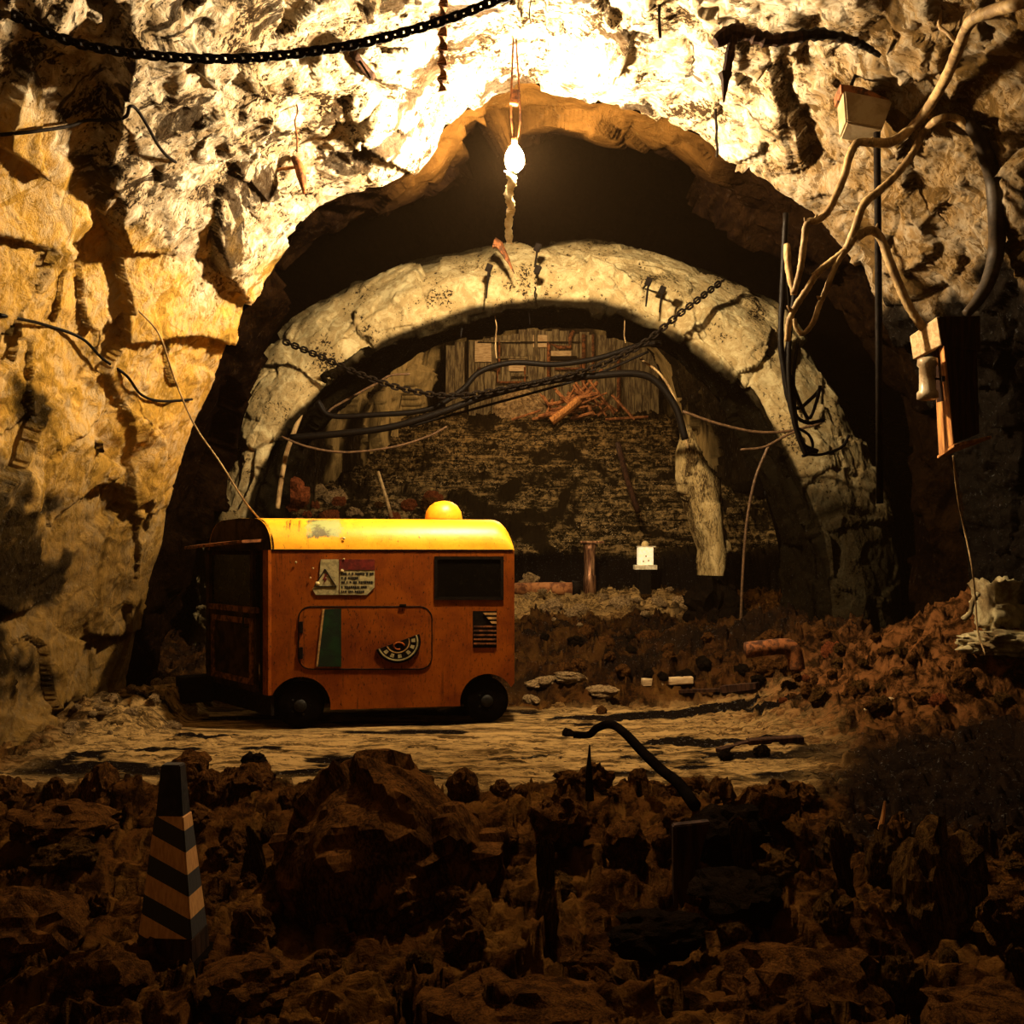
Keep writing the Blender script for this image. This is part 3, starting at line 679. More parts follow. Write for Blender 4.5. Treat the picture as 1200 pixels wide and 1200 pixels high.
# ------------------------------------------------------------------ CHAIN ACROSS THE TOP
def chain_path(px_pts, d, pitch):
    sp = spline([P(a, b_, d + dd_) for (a, b_, dd_) in px_pts], 30); out = [sp[0]]; acc = 0
    for i in range(1, len(sp)):
        seg = (sp[i] - sp[i - 1]).length
        while acc + seg >= pitch:
            t = (pitch - acc) / seg; sp[i - 1] = sp[i - 1].lerp(sp[i], t); out.append(sp[i - 1].copy()); seg = (sp[i] - sp[i - 1]).length; acc = 0
        acc += seg
    return out
def link_mesh(L, Wd, r):
    b_ = bmesh.new(); pts_ = []
    for k in range(8): a = math.pi * (k / 7) - math.pi / 2; pts_.append((L / 2 - Wd / 2 + Wd / 2 * math.cos(a), Wd / 2 * math.sin(a), 0))
    for k in range(8): a = math.pi * (k / 7) + math.pi / 2; pts_.append((-L / 2 + Wd / 2 + Wd / 2 * math.cos(a), Wd / 2 * math.sin(a), 0))
    pts_.append(pts_[0]); add_tube(b_, pts_, r, 7, cap=False); return b_
def chain(name, path, pitch, r, label, mat='blackmetal', group=None):
    root = empty(name, path[0], 0, label, 'chain', group); proto = None
    for i in range(len(path) - 1):
        a, b2 = path[i], path[i + 1]; dr = (b2 - a).normalized()
        if proto is None: proto = fin('link', link_mesh(pitch * 1.42, pitch * .85, r), mat, root, True); o_ = proto
        else: o_ = proto.copy(); C.objects.link(o_); o_.parent = root
        rot = dr.to_track_quat('X', 'Z') @ Euler((math.radians(82 if i % 2 == 0 else -8), 0, 0)).to_quaternion()
        o_.location = (a + b2) / 2 - path[0]; o_.rotation_mode = 'QUATERNION'; o_.rotation_quaternion = rot
    return root
cp = chain_path([(-38, -14, .1), (0, 8, 0), (42, 32, 0), (100, 53, 0), (190, 66, 0), (290, 68, 0), (400, 55, 0), (480, 36, 0), (540, 17, 0), (600, -8, 0), (625, -22, .1)], 4.65, .0447)
chain('roof_chain', cp, .0447, .0095, 'heavy black chain sagging across the pale roof from the upper left corner')

# twisted strip hanging from the top edge
bm = bmesh.new(); prev = None
a0 = P(519, -30, 6.6); a1 = P(518, 107, 6.6)
for i in range(41):
    t = i / 40; q_ = a0.lerp(a1, t) + Vector((.004 * math.sin(i * .8), 0, 0)); an = i * .62
    dx = Vector((math.cos(an), math.sin(an), 0)) * .036; dy = Vector((-math.sin(an), math.cos(an), 0)) * .006
    ring = [bm.verts.new(q_ + v_) for v_ in (-dx - dy, dx - dy, dx + dy, -dx + dy)]
    if prev:
        for k in range(4): bm.faces.new((prev[k], prev[(k + 1) % 4], ring[(k + 1) % 4], ring[k]))
    else: bm.faces.new(ring)
    prev = ring
bm.faces.new(prev); tag(fin('twisted_strip', bm, 'rust'), 'twisted rusty metal strip hanging down where the chain crosses the top of the photo', 'metal strip')

# ------------------------------------------------------------------ THINGS ON THE ROOF AND WALLS
def onrock(lst, off=.05): return [S(a, b_, off) for a, b_ in lst]
def taper(r0, r1): return lambda t: r0 + (r1 - r0) * t
BDp = min(S(a, b_, 0).y for a in range(840, 1040, 12) for b_ in (40, 50, 62)) - .04
print('BDp', BDp, PDp if 'PDp' in globals() else '')
t_ = empty('roof_bracket', P(862, 42, BDp), 0, 'dark bent iron bracket on the bright roof right of the lamp', 'bracket'); o0 = t_.location.copy()
bm = bmesh.new(); pts_ = [P(a, b_, BDp) - o0 for a, b_ in ((838, 50), (858, 38), (880, 41), (905, 47), (940, 42))]; add_tube(bm, spline(pts_, 6), .045, 8, .25); fin('arm', bm, 'wooddark', t_)
bm = bmesh.new(); pts_ = [P(a, b_, BDp) - o0 for a, b_ in ((935, 42), (965, 40), (995, 46), (1015, 55), (1032, 66))]; add_tube(bm, spline(pts_, 6), taper(.042, .015), 8, .25); fin('arm_tip', bm, 'blackmetal', t_)
bm = bmesh.new(); pts_ = [P(859, 42, BDp) - o0] + [P(859, 42, BDp) - o0 + Vector((-.013 * k, 0, -.075 * k)) for k in range(1, 5)]; add_tube(bm, spline(pts_, 5), .034, 8, .2)
add_tube(bm, [pts_[-1] + Vector((0, 0, .05)), pts_[-1], pts_[-1] + Vector((-.01, 0, -.14))], taper(.05, .006), 7); fin('post', bm, 'wooddark', t_)

tube('bent_wire', onrock([(0, 158), (40, 154), (80, 148), (102, 141), (125, 141), (147, 137)], .07) + onrock([(152, 125), (160, 128), (172, 146), (184, 168), (195, 182)], .10) + onrock([(206, 190)], .03), .011, 'blackmetal', n=6, label='thin black wire bent over the upper left rock', cat='wire')
tube('sagging_cable', [S(150, 352, .03), S(178, 380, .15), S(190, 400, .3), S(205, 445, .35)] + [P(228, 498, 8.1), P(258, 542, 8.1), P(285, 585, 8.3), P(303, 607, 8.55)], .008, 'bark', n=6, label='pale cable running from the left rock wall down to the wagon roof', cat='cable')
tube('rock_cable', onrock([(0, 369), (50, 380), (95, 396), (120, 420), (148, 440), (165, 462), (188, 470), (225, 468)], .06), .012, 'cable', label='black cable pinned along the golden left wall', cat='cable')
t_ = empty('old_pick', S(345, 200, .12), 0, 'small rusty pick sticking out of the rock left of the lamp', 'pick'); o0 = t_.location.copy()
bm = bmesh.new(); add_tube(bm, [P(305, 201, o0.y) - o0, P(325, 199, o0.y) - o0, P(346, 196, o0.y) - o0], .014, 8); fin('handle', bm, 'wood', t_, True)
bm = bmesh.new(); add_tube(bm, spline([P(343, 184, o0.y) - o0, P(350, 194, o0.y) - o0, P(354, 210, o0.y) - o0, P(357, 227, o0.y) - o0], 5), lambda t: .012 + .03 * math.sin(math.pi * min(1, t * .9 + .1)), 8); fin('head', bm, 'rust', t_, True)
def rod(pxa, pxb, d, r, label, mat='blackmetal', cat='rod', name='hanging_rod', wob=.2):
    a, b2 = P(*pxa, d), P(*pxb, d); pts_ = [a.lerp(b2, k / 5) + Vector((random.uniform(-.012, .012), 0, 0)) for k in range(6)]
    tube(name, pts_, r, mat, n=3, wob=wob, label=label, cat=cat)
rod((773, -30), (773, 44), 6.7, .012, 'thin dark rod hanging from the roof at the top edge, right of centre')
rod((621, -30), (622, 28), 6.6, .005, 'hair-thin wire hanging at the top edge straight above the lamp', cat='wire', name='hanging_wire')
rod((840, 128), (840, 184), 7.6, .011, 'short thin rod hanging beside the right shoulder of the dark hollow')
rod((347, 118), (347, 178), 7.2, .007, 'thin wire hanging on the rock above the rusty pick', 'rust', 'wire', 'hanging_wire')
rod((360, -10), (436, 92), 6.9, .010, 'slanting black wire behind the sagging chain', cat='wire', name='hanging_wire')
tube('loose_slab_bar', onrock([(414, 62), (425, 78), (436, 90)], .06), .035, 'wooddark', seg=6, n=3, label='short dark bar lodged in the roof under the chain', cat='bar')
# hooks and rods on the portal lip
t_ = empty('iron_spike', P(585, 285, 10.4), 0, 'pointed dark spike hanging on the arch lip below the lamp', 'spike')
bm = bmesh.new(); add_tube(bm, [(-.06, 0, 0), (0, 0, -.02), (.07, 0, -.14), (.17, 0, -.34)], lambda t: .062 * (1 - t) ** .8 + .004, 5); fin('blade', bm, 'rust', t_)
bm = bmesh.new(); add_tube(bm, [(-.02, 0, 0), (-.03, .15, .06), (-.03, .5, .12)], .012, 6); fin('pin', bm, 'blackmetal', t_)
def hook(px, py, ln, label, d=10.5, name='wall_hook'):
    r_ = empty(name, P(px, py, d), 0, label, 'hook')
    bm = bmesh.new(); add_tube(bm, [(0, .5, .06), (0, .05, .0), (0, 0, -.02), (-.015, 0, -ln * .5), (-.03, 0, -ln)], .013, 7, .3); fin('shank', bm, 'blackmetal', r_)
    bm = bmesh.new(); add_box(bm, (0, 0, 0), (.07, .06, .09), Euler((.2, .4, 0)).to_matrix(), .01); fin('clamp', bm, 'blackmetal', r_)
hook(573, 314, .34, 'small black clamp with a rod hanging left of the spike on the arch lip')
hook(630, 290, .22, 'black clamp above the arch lip just right of the lamp strap')
hook(630, 316, .05, 'small black knob on the bright arch lip')
hook(760, 330, .28, 'black rod clipped on the arch lip right of centre')
hook(776, 340, .25, 'rightmost black rod clipped on the arch lip')
rod((627, 336), (627, 350), 10.7, .01, 'short black peg on the arch lip below the lamp', cat='peg', name='wall_peg')
for i, (a, b_, c_) in enumerate(((581, 372, 'thin pale wire hanging in the middle of the arch'), (540, 366, 'thin dark wire hanging left of the middle of the arch'), (731, 372, 'thin pale wire hanging right of the middle of the arch'), (619, 350, 'thin dark wire hanging in the crown of the arch'))):
    rod((a, b_ - 14), (a + 1, b_ + (48 if i == 0 else 30)), 11.2, .008, c_, 'bark' if i in (0, 2) else 'cable', 'wire', 'hanging_wire')

# cables slung across the arch
def sling(name, lst, d, r, mat, label, cat='cable', n=8): return tube(name, [P(a, b_, d) for a, b_ in lst], r, mat, n=n, label=label, cat=cat)
cp = chain_path([(333, 400, .3), (380, 420, .1), (420, 438, 0), (470, 455, 0), (530, 464, 0), (600, 454, 0), (680, 436, 0), (745, 408, 0), (800, 365, 0), (848, 328, .3)], 10.5, .066)
chain('arch_chain', cp, .066, .012, 'black chain slung across the whole arch from lip to lip')
sling('slung_cable', [(372, 470), (388, 487), (440, 486), (500, 480), (540, 458), (562, 436), (600, 425), (650, 427), (700, 420), (748, 405), (775, 402)], 10.7, .032, 'cable', 'thick black cable hanging highest across the arch opening')
sling('slung_cable', [(340, 513), (400, 508), (460, 500), (520, 482), (570, 464), (640, 447), (700, 440), (745, 438), (770, 448), (792, 478), (803, 515)], 10.6, .042, 'cable', 'thickest black cable sweeping across the arch and down its right side')
sling('slung_cable', [(480, 500), (560, 478), (640, 456), (700, 438), (760, 412)], 10.8, .016, 'cable', 'thin black cable crossing behind the two thick cables')
sling('slung_cable', [(330, 512), (362, 524), (405, 530), (460, 524), (500, 512), (524, 500)], 10.5, .014, 'cablebrown', 'thin brown cable sagging lowest in the left half of the arch')
sling('slung_cable', [(385, 487), (390, 478), (440, 450), (458, 440), (480, 438)], 10.9, .014, 'cablebrown', 'thin brown cable arching inside the left side of the opening')
sling('slung_cable', [(750, 420), (775, 440), (792, 470), (800, 500), (806, 525)], 10.9, .014, 'bark', 'thin pale cable dropping inside the right edge of the opening')
sling('slung_cable', [(800, 482), (840, 496), (885, 506), (925, 505), (962, 496)], 10.3, .016, 'cablebrown', 'thin brown cable crossing the dark right side of the arch')
sling('slung_cable', [(868, 527), (895, 524), (918, 512), (945, 500)], 10.1, .014, 'cablebrown', 'short brown cable curling up to the right pillar of the arch')
sling('slung_cable', [(902, 520), (888, 552), (880, 582), (874, 622), (870, 680), (868, 735)], 10.4, .016, 'cablebrown', 'brown cable hanging down the black right side of the arch')
sling('slung_cable', [(355, 478), (345, 505), (336, 530), (330, 560), (325, 596)], 11.0, .03, 'bark', 'pale rope hanging inside the left leg of the arch', 'rope')

# tangle of cables on the right
t_ = empty('cable_bundle', P(925, 290, 7.6), 0, 'tangled bundle of black cables hanging left of the branching vine', 'cable bundle'); o0 = t_.location.copy()
for lst, r_ in (([(921, 250), (917, 340), (915, 400), (920, 440), (928, 480), (940, 520), (958, 530)], .024), ([(932, 330), (925, 400), (925, 450), (932, 500), (945, 535)], .020), ([(922, 300), (926, 380), (918, 430), (924, 470), (936, 478), (952, 466), (962, 455)], .016), ([(930, 360), (922, 420), (930, 480), (945, 495), (966, 492)], .016), ([(926, 440), (936, 468), (948, 490), (957, 470), (961, 452)], .014), ([(932, 500), (948, 510), (952, 525), (940, 535)], .012), ([(935, 400), (930, 450), (938, 520), (955, 533), (985, 525), (995, 510)], .013)):
    bm = bmesh.new(); j = random.uniform(-.05, .05); add_tube(bm, spline([P(a, b_, 7.6 + j) - o0 for a, b_ in lst], 8), r_, 8, .1); fin('cable', bm, 'cable', t_, True)
tube('wood_splinter', [P(922, 286, 7.3), P(924, 315, 7.3), P(930, 345, 7.3)], lambda t: .028 - .01 * abs(t - .4), 'bark', n=4, seg=6, wob=.3, label='pale splintered stub of wood sticking up beside the cable bundle', cat='wood stub')

# pale branching vine
VD = 0.0
def VP_(a, b_, dz=0): return P(a, b_, min(6.5 + dz, S(min(1195, max(5, a)), max(4, b_), .22).y + dz))
vine = empty('twisted_vine', VP_(1150, 20), 0, 'pale knotted vine branching down from the upper right corner', 'vine'); o0 = vine.location.copy()
def branch(name, lst, r0, r1, mat='bark', par=vine, knots=()):
    bm = bmesh.new(); pts_ = [VP_(a, b_, dz) - o0 for a, b_, dz in lst]; add_tube(bm, spline(pts_, 8), taper(r0 * .98, r1 * 1.1), 10, .10)
    for (a, b_, dz, dx, dy) in knots:
        q_ = VP_(a, b_, dz) - o0; dx *= 1.3; dy *= 1.3; add_tube(bm, [q_, q_ + Vector((dx, -.01, dy)) * .6, q_ + Vector((dx, -.01, dy))], taper(.018, .003), 6)
    return fin(name, bm, mat, par, True)
branch('branch', [(1230, -14, .1), (1195, 3, .05), (1165, 12, 0), (1138, 25, 0), (1124, 55, 0), (1110, 88, 0), (1092, 120, 0), (1070, 148, 0), (1045, 166, 0), (1020, 167, 0)], .036, .030)
branch('branch', [(1020, 167, 0), (1004, 168, 0), (995, 185, 0), (990, 205, 0), (980, 228, 0), (970, 248, 0), (958, 258, 0), (946, 262, .02), (942, 285, .05), (938, 315, .08), (930, 345, .1)], .030, .020, knots=((946, 262, .02, -.02, .03), (955, 258, 0, .01, .03)))
branch('branch', [(1152, 168, .15), (1135, 150, .1), (1118, 138, .05), (1098, 141, 0), (1082, 156, 0), (1068, 182, 0), (1050, 205, 0), (1030, 224, 0), (1012, 240, 0), (1002, 268, 0), (992, 292, .03)], .026, .026)
branch('branch', [(992, 292, .03), (980, 310, .03), (968, 340, .05), (960, 358, .05), (953, 378, .05), (941, 391, .05), (933, 384, .06), (931, 374, .06)], .022, .013, knots=((961, 350, .05, -.022, .012),))
branch('branch', [(1014, 271, 0), (1002, 278, .0), (992, 292, .03), (975, 306, .05), (958, 320, .05), (945, 340, .06), (932, 360, .08), (925, 378, .1), (923, 400, .15)], .027, .020, knots=((956, 321, .05, -.025, .0), (928, 365, .08, -.03, .03)))
branch('branch', [(1005, 278, 0), (1020, 270, 0), (1032, 279, 0), (1042, 305, 0), (1052, 330, 0), (1063, 355, 0), (1075, 375, 0), (1082, 384, .02)], .030, .027, knots=((1026, 272, 0, .008, .045),))
branch('branch', [(1127, 58, 0), (1112, 40, .1), (1101, 30, .15), (1104, 10, .2), (1108, -15, .3)], .012, .010)
branch('branch', [(1100, 32, .15), (1094, 15, .2), (1086, -5, .25)], .009, .007)
tube('curved_hose', [VP_(a, b_, .1) for a, b_ in ((1118, 138), (1140, 150), (1153, 175), (1164, 210), (1168, 250), (1168, 290), (1160, 325), (1146, 352), (1132, 368))], lambda t: .032 + .027 * math.sin(math.pi * t), 'hose', n=8, seg=10, label='thick dark hose curving down to the wooden box on the right', cat='hose')

# floodlight on a pole
PDp = min(7.2, S(1015, 118, .25).y)
fl = empty('pole_light', (P(1030, 600, PDp).x, PDp, 0), 0, 'tilted tan lamp housing on a long thin black rod behind the vine', 'floodlight'); o0 = fl.location.copy()
bm = bmesh.new(); add_tube(bm, [(.006, 0, P(0, 590, PDp).z), (.0, 0, P(0, 400, PDp).z), (-.008, 0, P(0, 250, PDp).z), (-.015, 0, P(0, 140, PDp).z)], .024, 10); fin('pole', bm, 'blackmetal', fl, True)
q0 = [P(985, 110, PDp) - o0, P(1042, 122, PDp) - o0, P(1030, 156, PDp) - o0, P(988, 148, PDp) - o0]
bm = bmesh.new(); add_prism(bm, [q_ + Vector((0, -.06, 0)) for q_ in q0], (0.03, .22, -.02)); bmesh.ops.bevel(bm, geom=bm.edges[:], offset=.012, segments=2, affect='EDGES'); fin('housing', bm, 'tinshade', fl)
bm = bmesh.new(); add_prism(bm, [P(a, b_, PDp) - o0 + Vector((0, -.02, 0)) for a, b_ in ((984, 100), (1010, 104), (1040, 118), (1042, 123), (985, 111))], (0.02, .2, 0)); fin('hood', bm, 'rust', fl)
bm = bmesh.new(); add_tube(bm, [P(1015, 92, PDp) - o0, P(1004, 84, PDp + .1) - o0, P(996, 104, PDp) - o0], .014, 8); fin('bracket', bm, 'blackmetal', fl, True)

# wooden box with insulator
BD = 6.35
bx = empty('wooden_fuse_box', P(1108, 450, BD), 0, 'orange wooden fuse box hanging at the right edge with a pale head board', 'wooden box'); o0 = bx.location.copy()
def quadbox(name, pts_, vec, mat, par):
    bm = bmesh.new(); add_prism(bm, [Vector(p_) for p_ in pts_], vec); bmesh.ops.bevel(bm, geom=bm.edges[:], offset=.004, segments=1, affect='EDGES'); return fin(name, bm, mat, par)
def L(px, py, d): return P(px, py, d) - o0
# left faces run back-left to front-right so the lamp lights them
dF, dB = BD, BD + .30
head = quadbox('head_board', [L(1066, 394, dB), L(1098, 371, dF), L(1103, 404, dF), L(1070, 421, dB)], (.035, .035, 0), 'woodpale', bx)
quadbox('head_block', [L(1100, 371, dF + .01), L(1149, 370, dF + .12), L(1149, 412, dF + .12), L(1103, 406, dF + .01)], (.0, .22, 0), 'wooddark', bx)  # shaded fronts of the box painted as darker wood than its lit left boards
quadbox('side_board', [L(1094, 414, dB - .08), L(1106, 405, dF), L(1117, 521, dF), L(1100, 534, dB - .08)], (.03, .03, 0), 'wood', bx)
quadbox('box_front', [L(1107, 405, dF + .015), L(1145, 410, dF + .14), L(1148, 508, dF + .14), L(1118, 520, dF + .015)], (-.0, .2, 0), 'wooddark', bx)
quadbox('base_board', [L(1098, 538, dB - .05), L(1118, 524, dF - .03), L(1162, 514, dF + .14), L(1140, 520, dB + .05)], (0, 0, .022), 'wood', bx)
ins = empty('x', (0, 0, 0)); bpy.data.objects.remove(ins)
bm = bmesh.new(); cI = L(1087, 444, dF + .06); hI = .145
add_lathe(bm, [(.04, hI), (.064, hI - .01), (.067, hI - .05), (.054, hI - .065), (.054, -hI + .07), (.07, -hI + .05), (.07, -hI + .012), (.046, -hI)], cI, 22); ins = fin('insulator', bm, 'porcelain', bx, True)
bm = bmesh.new(); add_tube(bm, [L(1096, 444, dF + .02), L(1106, 444, dF - .02)], .008, 8); add_box(bm, L(1105, 444, dF - .02), (.02, .02, .035)); fin('screw', bm, 'blackmetal', bx)
tube('dangling_wire', [P(1117, 534, BD + .05), P(1122, 580, BD + .2), P(1130, 620, BD + .5), P(1139, 665, BD + .4), P(1143, 700, BD + .5), P(1146, 740, BD + .5), P(1155, 768, BD + .4)], .006, 'bark', n=6, label='thin wire hanging from the wooden fuse box down to the sacks', cat='wire')

# ------------------------------------------------------------------ ROCKS
def rock_mesh(name, seed, mat, sub=4, amp=.35):
    bm = bmesh.new(); bmesh.ops.create_icosphere(bm, subdivisions=sub, radius=1.0)
    pts_ = np.array([v.co[:] for v in bm.verts]); f_, _ = facet(pts_ + seed * 3.7, .9, seed, 1.0, .8); f2_, _ = facet(pts_ + seed, 2.6, seed + 50, 1.2, .8)
    k = 1 + amp * f_ + amp * .28 * f2_ + .06 * fbm(pts_ + seed, 4, 3, seed)
    for v, a in zip(bm.verts, k): v.co = v.co * float(a)
    me = bpy.data.meshes.new(name); bmesh.ops.recalc_face_normals(bm, faces=bm.faces); bm.to_mesh(me); bm.free(); me.materials.append(M[mat]); return me
RM = {k: [rock_mesh('rock_' + k, s + 11 * i, k if k != 'brown' else 'boulder') for s in range(5)] for i, k in enumerate(('brown', 'boulder_grey', 'darkrock', 'palerock', 'redrock'))}
PLACED = []
def rock(name, loc, size, mat='brown', label='', cat='rock', group=None, rz=None, ry=0.0, me=None, sink=.25):
    rr = max(size[0], size[1]) * .95
    if group and any((loc[0] - a) ** 2 + (loc[1] - b_) ** 2 < (.85 * (rr + c_)) ** 2 for a, b_, c_ in PLACED): return None
    PLACED.append((loc[0], loc[1], rr))
    o_ = bpy.data.objects.new(name, me or random.choice(RM[mat])); C.objects.link(o_)
    o_.scale = size; o_.rotation_euler = (random.uniform(-.3, .3), ry, random.uniform(0, 6.28) if rz is None else rz)
    o_.location = Vector(loc) + Vector((0, 0, size[2] * (1 - 2 * sink) * .8)); return tag(o_, label, cat, group)
big = rock_mesh('great_boulder', 91, 'boulder', 5, .26)
def prock(px, py, d, size, **k): return rock('boulder', P(px, py, d), size, sink=.625, **k)  # centred on the pixel
prock(452, 993, 4.85, (.55, .5, .49), me=big, rz=1.3, label='great brown boulder standing in the middle of the dark foreground')
prock(1095, 1030, 4.3, (.19, .2, .27), mat='boulder_grey', rz=.2, label='tall grey-brown pointed boulder at the lower right')
prock(1036, 1000, 4.5, (.085, .09, .13), mat='boulder_grey', label='small upright stone against the left side of the tall grey-brown boulder')
prock(945, 1165, 3.5, (.30, .3, .17), mat='brown', rz=1.2, label='broad low brown boulder at the bottom edge, right of centre')
prock(1158, 1190, 3.4, (.22, .22, .12), mat='brown', rz=2.2, label='low brown boulder in the bottom right corner')
prock(22, 1085, 4.1, (.24, .26, .19), mat='brown', rz=.7, label='dark brown boulder at the lower left edge')
prock(115, 1145, 3.6, (.14, .16, .11), mat='brown', rz=1.7, label='brown rock between the lower left boulder and the striped pylon')
prock(300, 1150, 3.6, (.2, .2, .1), mat='brown', rz=.7, label='flat brown rock right of the foot of the striped pylon')
prock(850, 975, 4.9, (.2, .2, .16), mat='darkrock', rz=.7, label='blackish rock behind the upright dark board')
prock(862, 1045, 4.4, (.19, .2, .1), mat='darkrock', rz=2.7, label='low black hump-shaped rock right of the upright dark board')
prock(975, 1068, 4.3, (.085, .1, .09), mat='boulder_grey', rz=.1, label='block-shaped stone stub left of the tall grey-brown boulder')
prock(770, 1090, 4.1, (.22, .14, .08), mat='darkrock', rz=.3, label='long dark slab of rock below the upright dark board')
prock(620, 1180, 3.4, (.34, .3, .1), mat='brown', rz=.3, label='wide flat rock at the bottom edge, centre')
prock(80, 960, 5.4, (.28, .24, .12), mat='brown', rz=.5, label='dark rounded rock on the left, below the pale track')
prock(660, 960, 5.3, (.17, .15, .16), mat='brown', rz=.5, label='brown rock just right of the great boulder')
prock(735, 985, 5.1, (.14, .12, .13), mat='brown', rz=1.5, label='brown rock below the bent black hose')
prock(910, 935, 5.6, (.16, .13, .13), mat='brown', rz=1.0, label='dark brown rock on the rim, right of the bent hose')
prock(1185, 1060, 4.3, (.12, .13, .12), mat='brown', rz=1.0, label='brown rock cut by the right edge of the photo')
random.seed(21)
px_ = 6
while px_ < 965:                                             # rim of broken rock
    d = random.uniform(5.95, 6.35); x = (px_ - HX) / F * d; s = random.uniform(.05, .13)
    if px_ > 330 and px_ < 560: s *= .8
    rock('rim_rock', (x, d, gz(x, d) - .03), (s * random.uniform(.8, 1.5), s, s * random.uniform(.8, 1.5)), 'brown', 'jagged dark stone in the row along the near rim of the pale track', 'rock', 'stones along the rim of the track')
    px_ += random.uniform(16, 30)
for i in range(95):
    d = random.uniform(3.4, 5.8) ; px = random.uniform(0, 1200); x = (px - HX) / F * d; s = random.uniform(.03, .10)
    if 150 < px < 250 and 3.6 < d < 4.5: continue
    rock('rubble_stone', (x, d, gz(x, d)), (s * random.uniform(.8, 1.6), s, s * random.uniform(.6, 1.5)), random.choice(('brown', 'brown', 'boulder_grey')), 'small brown stone lying among the dark foreground rubble', 'rock', 'small stones in the foreground rubble', sink=.35)
for px, py, w_, h_ in ((636, 802, .17, .07), (668, 796, .16, .06), (706, 812, .17, .05), (664, 819, .15, .05), (622, 822, .12, .05), (690, 826, .10, .04), (628, 786, .12, .06)):
    q_ = Gp(px, py); rock('flat_stone', q_, (w_, w_ * .6, h_), 'palerock', 'flat pale stone in the heap just right of the wagon wheel', 'rock', 'flat pale stones beside the wagon', sink=.35)
rock('lone_stone', Gp(705, 836), (.05, .05, .05), 'brown', 'single brown stone on the pale track in front of the flat stones', 'rock', sink=.3)
for (px, py, s, lb) in ((400, 902, .06, 'black stone on the track below the wagon'), (665, 862, .04, 'tiny black stone left of the bent hose'), (850, 890, .05, 'small black stone on the track right of the bent hose'), (892, 885, .05, 'black stone at the right end of the pale track'), (298, 900, .08, 'dark angular stone on the rim above the striped pylon')):
    rock('black_stone', Gp(px, py), (s * 1.3, s, s), 'darkrock', lb, 'rock', sink=.3)
for i in range(46):                                          # gravel heap left of the wagon
    px, py = random.uniform(70, 245), random.uniform(792, 862); q_ = Gp(px, py)
    if q_.y > 9.4: continue
    s = random.uniform(.02, .05); rock('gravel_stone', q_, (s * 1.3, s, s), 'palerock', 'tan lump of gravel in the heap left of the wagon', 'rock', 'gravel heap left of the wagon', sink=.3)
for i in range(60):                                          # mound of spoil on the right
    px, py = random.uniform(900, 1190), random.uniform(735, 835); q_ = Gp(px, py)
    s = random.uniform(.03, .09); rock('spoil_lump', q_, (s * 1.3, s, s), random.choice(('brown', 'redrock', 'boulder_grey')), 'reddish lump on the spoil mound at the right', 'rock', 'lumps on the spoil mound', sink=.35)
for i in range(40):                                          # dark berm before the arch
    px, py = random.uniform(610, 900), random.uniform(742, 800); q_ = Gp(px, py)
    s = random.uniform(.04, .11); rock('berm_stone', q_, (s * 1.3, s, s), random.choice(('brown', 'darkrock')), 'dark stone in the bank of rubble before the arch', 'rock', 'dark stones in the bank', sink=.35)
for (px, py, s, lb) in ((620, 688, .16, 'pale boulder behind the fallen log beside the wagon'), (659, 692, .10, 'pale stone sitting on the far end of the fallen log'), (729, 711, .13, 'pale round stone on the floor below the white box'), (646, 716, .12, 'long pale stone in front of the fallen log'), (668, 722, .09, 'pale wedge-shaped stone in front of the log end'), (680, 718, .10, 'upright pale stone right of the log end'), (756, 721, .05, 'small white stone on the dark floor under the white box'), (770, 708, .09, 'narrow pale rock at the foot of the black wall'), (800, 712, .15, 'tan rock against the foot of the lit jamb')):
    q_ = Gp(px, py); rock('pale_stone', q_, (s * 1.2, s, s * .9), 'palerock', lb, 'rock', sink=.25)
for i in range(34):
    px, py = random.uniform(608, 790), random.uniform(690, 735); q_ = Gp(px, py); s = random.uniform(.02, .06)
    rock('stone_chip', q_, (s * 1.7, s, s), random.choice(('palerock', 'boulder_grey')), 'pale chip of stone scattered on the floor behind the arch', 'rock', 'stone chips behind the arch', sink=.3)
rock('red_boulder', P(345, 577, 12.6), (.17, .15, .22), 'redrock', 'red rock lodged inside the left leg of the arch', 'rock', sink=.6)
for i in range(26):
    px, py = random.uniform(345, 520), random.uniform(578, 612); q_ = S(px, py, 0, FLOOR); s = random.uniform(.06, .16)
    rock('slope_stone', q_, (s * 1.3, s, s), random.choice(('brown', 'palerock', 'redrock')), 'brown stone heaped on the slope behind the wagon roof', 'rock', 'stones behind the wagon roof', sink=.3)
tube('leaning_stick', [P(443, 553, 14.2), P(450, 575, 14.1), P(459, 606, 14.0)], .025, 'bark', n=2, label='pale stick leaning on the slope above the wagon roof', cat='stick')

# tall flakes of rock standing in the foreground
for (px, py, d, w_, h_) in ((515, 1060, 4.5, .05, .17), (556, 1065, 4.4, .06, .20), (640, 1075, 4.3, .05, .15), (690, 1095, 4.1, .04, .13), (300, 1010, 4.9, .06, .2), (985, 1000, 4.6, .05, .2), (640, 1010, 4.8, .045, .16), (870, 985, 4.7, .05, .15)):
    rock('rock_flake', P(px, py, d), (w_, w_ * .7, h_), 'boulder_grey', 'upright flake of streaked rock standing in the foreground rubble', 'rock', 'upright rock flakes', sink=.625)

